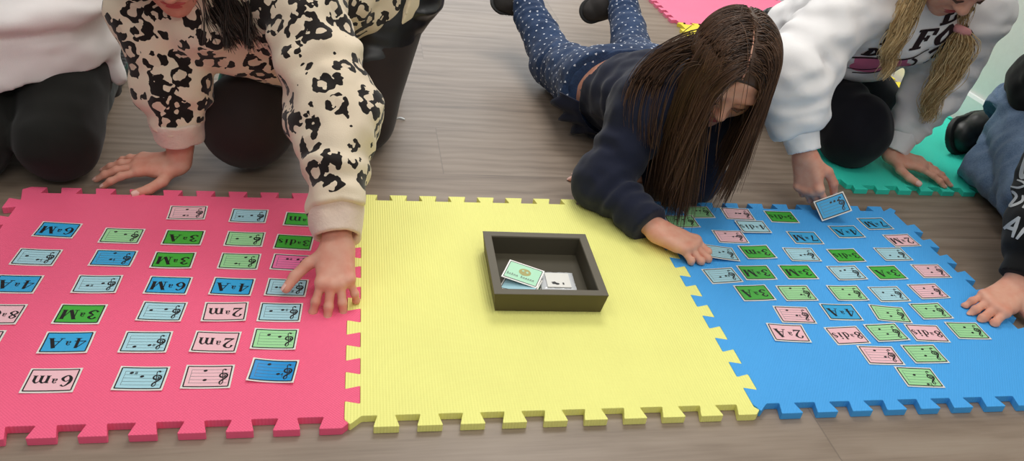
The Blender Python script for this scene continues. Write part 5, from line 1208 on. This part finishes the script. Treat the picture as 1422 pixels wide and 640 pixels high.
# ------------------------------------------------------------------ E: jeans and black sleeve at the right edge
def person_right():
    root = empty('person', (1.5, .75, 0), 'person in blue jeans and black printed sweatshirt kneeling at the right edge of the photo', 'person')
    kF, hF = V(1.425, .520, .095), V(1.594, .820, .165)          # thigh seen upright
    kS, aS = V(1.455, .570, .062), V(1.492, .835, .060)         # shin lying on the floor with the flared hem
    k2, h2, a2 = V(1.545, .40, .09), V(1.615, .67, .185), V(1.63, .70, .06)
    pel, bel, che, nk = V(1.592, .77, .245), V(1.59, .64, .37), V(1.55, .51, .48), V(1.50, .44, .57)
    sR, eR, wR = V(1.43, .50, .46), V(1.322, .395, .235), V(1.190, .272, .050)
    sL, eL, wL = V(1.61, .40, .45), V(1.61, .27, .28), V(1.50, .20, .16)
    F = Field(*bb([kF, hF, kS, aS, k2, h2, a2], .13), .0042)
    F.cap(kF, hF, .080, .090, .02, fold=(.003, .06, 1)); F.cap(k2, h2, .075, .098, .02); F.cap(hF, h2, .095, None, .03)
    F.cap(k2, a2, .06, .055, .02)
    garment_j = F
    F.cap(kS, aS, .060, .068, .003, flat=(V(0, 0, 1), .80), fold=(.003, .06, 3)); F.cap(kS+(aS-kS)*.5, aS+nrm(aS-kS)*.03, .064, .088, .003, flat=(V(0, 0, 1), .60))
    ax = nrm(V(.02, 1, .0)+V(-.35, 0, 0)); F.clip(aS+V(0, -.012, 0), nrm(V(-.62, .78, .05)), .13); F.cap(aS-ax*.035, aS+ax*.1, .052, .062, .004, sub=True, flat=(V(0, 0, 1), .62))
    F.floor(MH+.001); F.wrinkle(.006, (20, 14, 26), 5); F.wrinkle(.003, 45, 2)
    j, jm = garment('jeans', F, M['jeansE'], root)
    bvh = BVHTree.FromPolygons([tuple(p) for p in jm[0]], [tuple(f) for f in jm[1].tolist()])
    # side seam of the thigh
    vs = []; sn = nrm(V(-.62, -.42, .66))
    for t_ in np.linspace(.05, .98, 30):
        h = bvh.ray_cast(Vector(kF+(hF-kF)*t_+sn*.2), Vector(-sn), .3)
        if h[0] is not None: vs.append(np.array(h[0])+sn*.0006)
    if len(vs) > 3:
        tv, tf = tubes(np.array([vs, [p+V(.006, .0, .001) for p in vs]]), .0013, .0013, 4); mesh_obj('side_seam', tv, tf, M['stitch'], j)
    F = Field(*bb([hF, h2], .15), .004); F.cap(hF+V(-.002, -.005, .015), h2+V(0, 0, .02), .098, .098, .01); F.clip(hF+V(0, .02, .045), V(0, .3, -1)*-1, .3); F.clip(hF+V(0, .0, .018), V(0, .2, -1), .3); 
    garment('waistband', F, M['jeansE'], root)
    # black sweatshirt
    lo, hi = bb([pel, bel, che, nk, sR, eR, wR, sL, eL, wL], .16); F = Field(lo, hi, .0042)
    F.cap(pel+V(-.0, .0, .02), bel, .112, .115, .02, fold=(.005, .07, 1)); F.cap(bel, che, .115, .115, .03); F.cap(che, nk, .11, .07, .03)
    F.cap(che, sR, .1, .08, .04); F.cap(che, sL, .1, .08, .04)
    F.cap(sR, eR, .084, .084, .03, fold=(.006, .06, 2)); F.cap(eR, wR+(eR-wR)*.36, .084, .060, .02, fold=(.006, .05, 3)); F.ell(eR+V(-.01, -.01, -.02), (.086, .08, .08), k=.03); F.ell(wR+(eR-wR)*.42, (.064, .066, .058), k=.03)
    F.cap(sL, eL, .08, .07, .03); F.cap(eL, wL, .07, .05, .02)
    axr = nrm(eR-wR); F.cap(wR+axr*.02, wR+axr*.09, .038, .046, .006); F.clip(wR+axr*.014, -axr, .08)
    F.clip(pel+V(0, .02, -.030), V(0, .3, -.9), .2); F.wrinkle(.006, (14, 14, 20), 2); F.wrinkle(.003, 40, 6)
    s, sm = garment('sweatshirt', F, M['blackE'], root, label='black sweatshirt with pale grey script print')
    bvh = BVHTree.FromPolygons([tuple(p) for p in sm[0]], [tuple(f) for f in sm[1].tolist()])
    o = wR+(eR-wR)*.60; n = nrm(CAM-o); v = nrm(axr-n*axr.dot(n)); u2 = np.cross(v, n)
    def st(*p, w=.17, c=True): return S(*p, w=[w*.6]+[w]*(len(p)-2)+[w*.6] if len(p) > 2 else w, c=c and len(p) > 2)
    ink = SLEEVE(st)
    vv_, ff = decal(bvh, ink, o, u2, v, -n, lift=.0010, div=.004)
    if len(ff): mesh_obj('lettering', vv_, ff, M['print_grey'], s)
    # body
    R = frame((-.75, -.55, -.35), (0, 0, 1)); hc = V(1.45, .38, .70); H = .22
    hd, lips, brows = head(hc, R, H, .003, nk)
    B = Field(*bb([kF, hF, kS, aS, k2, h2, a2, pel, che, nk, sR, eR, wR, sL, eL, wL], .11), .006)
    B.cap(kF, hF, .056, .066, .02); B.cap(k2, h2, .056, .066, .02); B.cap(kS, kS+(aS-kS)*.75, .042, .028, .02); B.cap(kF, kS, .05, .042, .02); B.cap(k2, a2, .045, .035, .02)
    B.chain([(pel, .1), (bel, .1), (che, .09), (nk, .05)], .03); B.cap(che, sR, .06, .05, .02); B.cap(che, sL, .06, .05, .02)
    for a, b, c in ((sR, eR, wR), (sL, eL, wL)): B.cap(a, b, .05, .04, .02); B.cap(b, c+(b-c)*.25, .038, .03, .02)
    hA, nA = hand(wR+V(-.004, -.004, -.010), V(-.90, -.42, -.12), V(-.05, -.15, 1), -1, .152, [(14, 26, 14), (12, 24, 14), (12, 24, 14), (14, 24, 14)], (7, 2, -4, -10), thumb=[(.22, .92, -.25), (.05, .98, -.15), (-.05, 1, -.1)], arm=wR+axr*.05, floor=MH+.0012)
    h2_, n2 = hand(wL, V(-.4, -.8, -.4), V(-.3, 0, 1), 1, .15, h=.0025)
    bo = skin_body(root, [B.mesh(1), hd, hA, h2_]); [mesh_obj('fingernail', *nail_mesh([n_]), M['nail'], bo) for n_ in nA]
    mesh_obj('lips', *lips(), M['lips'], root); [mesh_obj(n_b, *m_b, M['brow'], root) for n_b, m_b in brows()]
    shoe(root, V(1.672, .990, .062), V(1.512, .930, .052), (.30, -.50, .25), M['shoeE'], w=.052, label='black leather shoe with a thick tread')
    shoe(root, a2+V(0, .03, .02), a2+V(0, .22, .0), (0, .1, -1), M['shoeE'], w=.038)
    pts, dr = scalp(hc, R, H, 1400, 44); ln = np.random.RandomState(3).uniform(.12, .17, len(pts))
    pa = drape(pts, dr, ln, [(hc+H*(-.05*R[1]+.13*R[2]), R, H*np.array((.4, .48, .4)))], [(che, nk, .13)], step=.01, grav=.3, jit=.012)
    hair_obj('hair', M['hairB'], root, pa, .0016, hair_cap(hc, R, H), 5)
def SLEEVE(st):
    """pale script on the black sleeve: the letters ANC with more script above, as far as the photo shows them"""
    q = []
    def at(x, y, k, qs): return [[np.array((x, y))+np.asarray(p)*k for p in a] for a in qs]
    A = st((0, 0), (.25, .5), (.5, 1))+st((.5, 1), (.55, .5), (.62, 0))+st((.15, .35), (.6, .38))
    N = st((0, 0), (.1, .5), (.22, 1))+st((.22, 1), (.38, .5), (.5, .02))+st((.5, .02), (.6, .5), (.72, 1))
    C = st((.6, .85), (.35, 1), (.08, .6), (.1, .15), (.35, 0), (.62, .2))
    for g, x in ((A, -.066), (N, -.034), (C, .006)): q += at(x, -.062, .040, [[p*np.array((1, 1)) for p in map(np.asarray, a)] for a in [[np.asarray(p) for p in b] for b in g]])
    W = st((0, 1), (.15, .2), (.3, 0), (.42, .5), (.45, .9), (.5, .3), (.68, 0), (.85, .4), (.9, 1))
    q += at(-.085, .050, .044, W)
    q += at(-.082, -.012, .030, st((0, 0), (.3, .5), (.1, 1), (.5, .8), (.4, .1), (.9, .6), (.8, 1)))
    q += at(-.085, .022, .026, st((0, .2), (.6, .3), (1.2, .9))+st((.2, .8), (.8, .7), (1.3, .2)))
    q += at(-.048, -.005, .034, st((0, 0), (.2, .9), (.5, .4), (.7, 1), (1., .3)))
    return q
# stroke widths above are given for unit letters
_st = None
person_right()

# ------------------------------------------------------------------ light
wd = bpy.data.worlds.new('world'); SC.world = wd; wd.use_nodes = True
wd.node_tree.nodes['Background'].inputs[0].default_value = (.92, .96, 1, 1); wd.node_tree.nodes['Background'].inputs[1].default_value = .22
def lamp(name, loc, size, power, col=(1, .97, .92), rot=(0, 0, 0)):
    l = bpy.data.lights.new(name, 'AREA'); l.shape = 'RECTANGLE'; l.size, l.size_y = size; l.energy = power; l.color = col
    o = bpy.data.objects.new(name, l); COL.objects.link(o); o.location = loc; o.rotation_euler = rot; return o
lamp('ceiling_panel', (.75, 2.3, 2.65), (1.2, 1.2), 38)
lamp('ceiling_panel', (.75, .2, 2.65), (1.2, .6), 12)
lamp('ceiling_panel', (-1.1, .5, 2.65), (1.2, .6), 9)
lamp('ceiling_panel', (.3, -1.9, 2.65), (2.2, .9), 27)
lamp('back_sheen_light', (.8, 5.9, 1.5), (4.0, 1.7), 58, (.95, .98, 1), (math.radians(-90), 0, 0))  # added soft back light that gives the floor its sheen, no window modelled
SC.view_settings.view_transform = 'Standard'; SC.view_settings.look = 'None'; SC.view_settings.gamma = 1; SC.view_settings.use_curve_mapping = False
SC.view_settings.exposure = .27
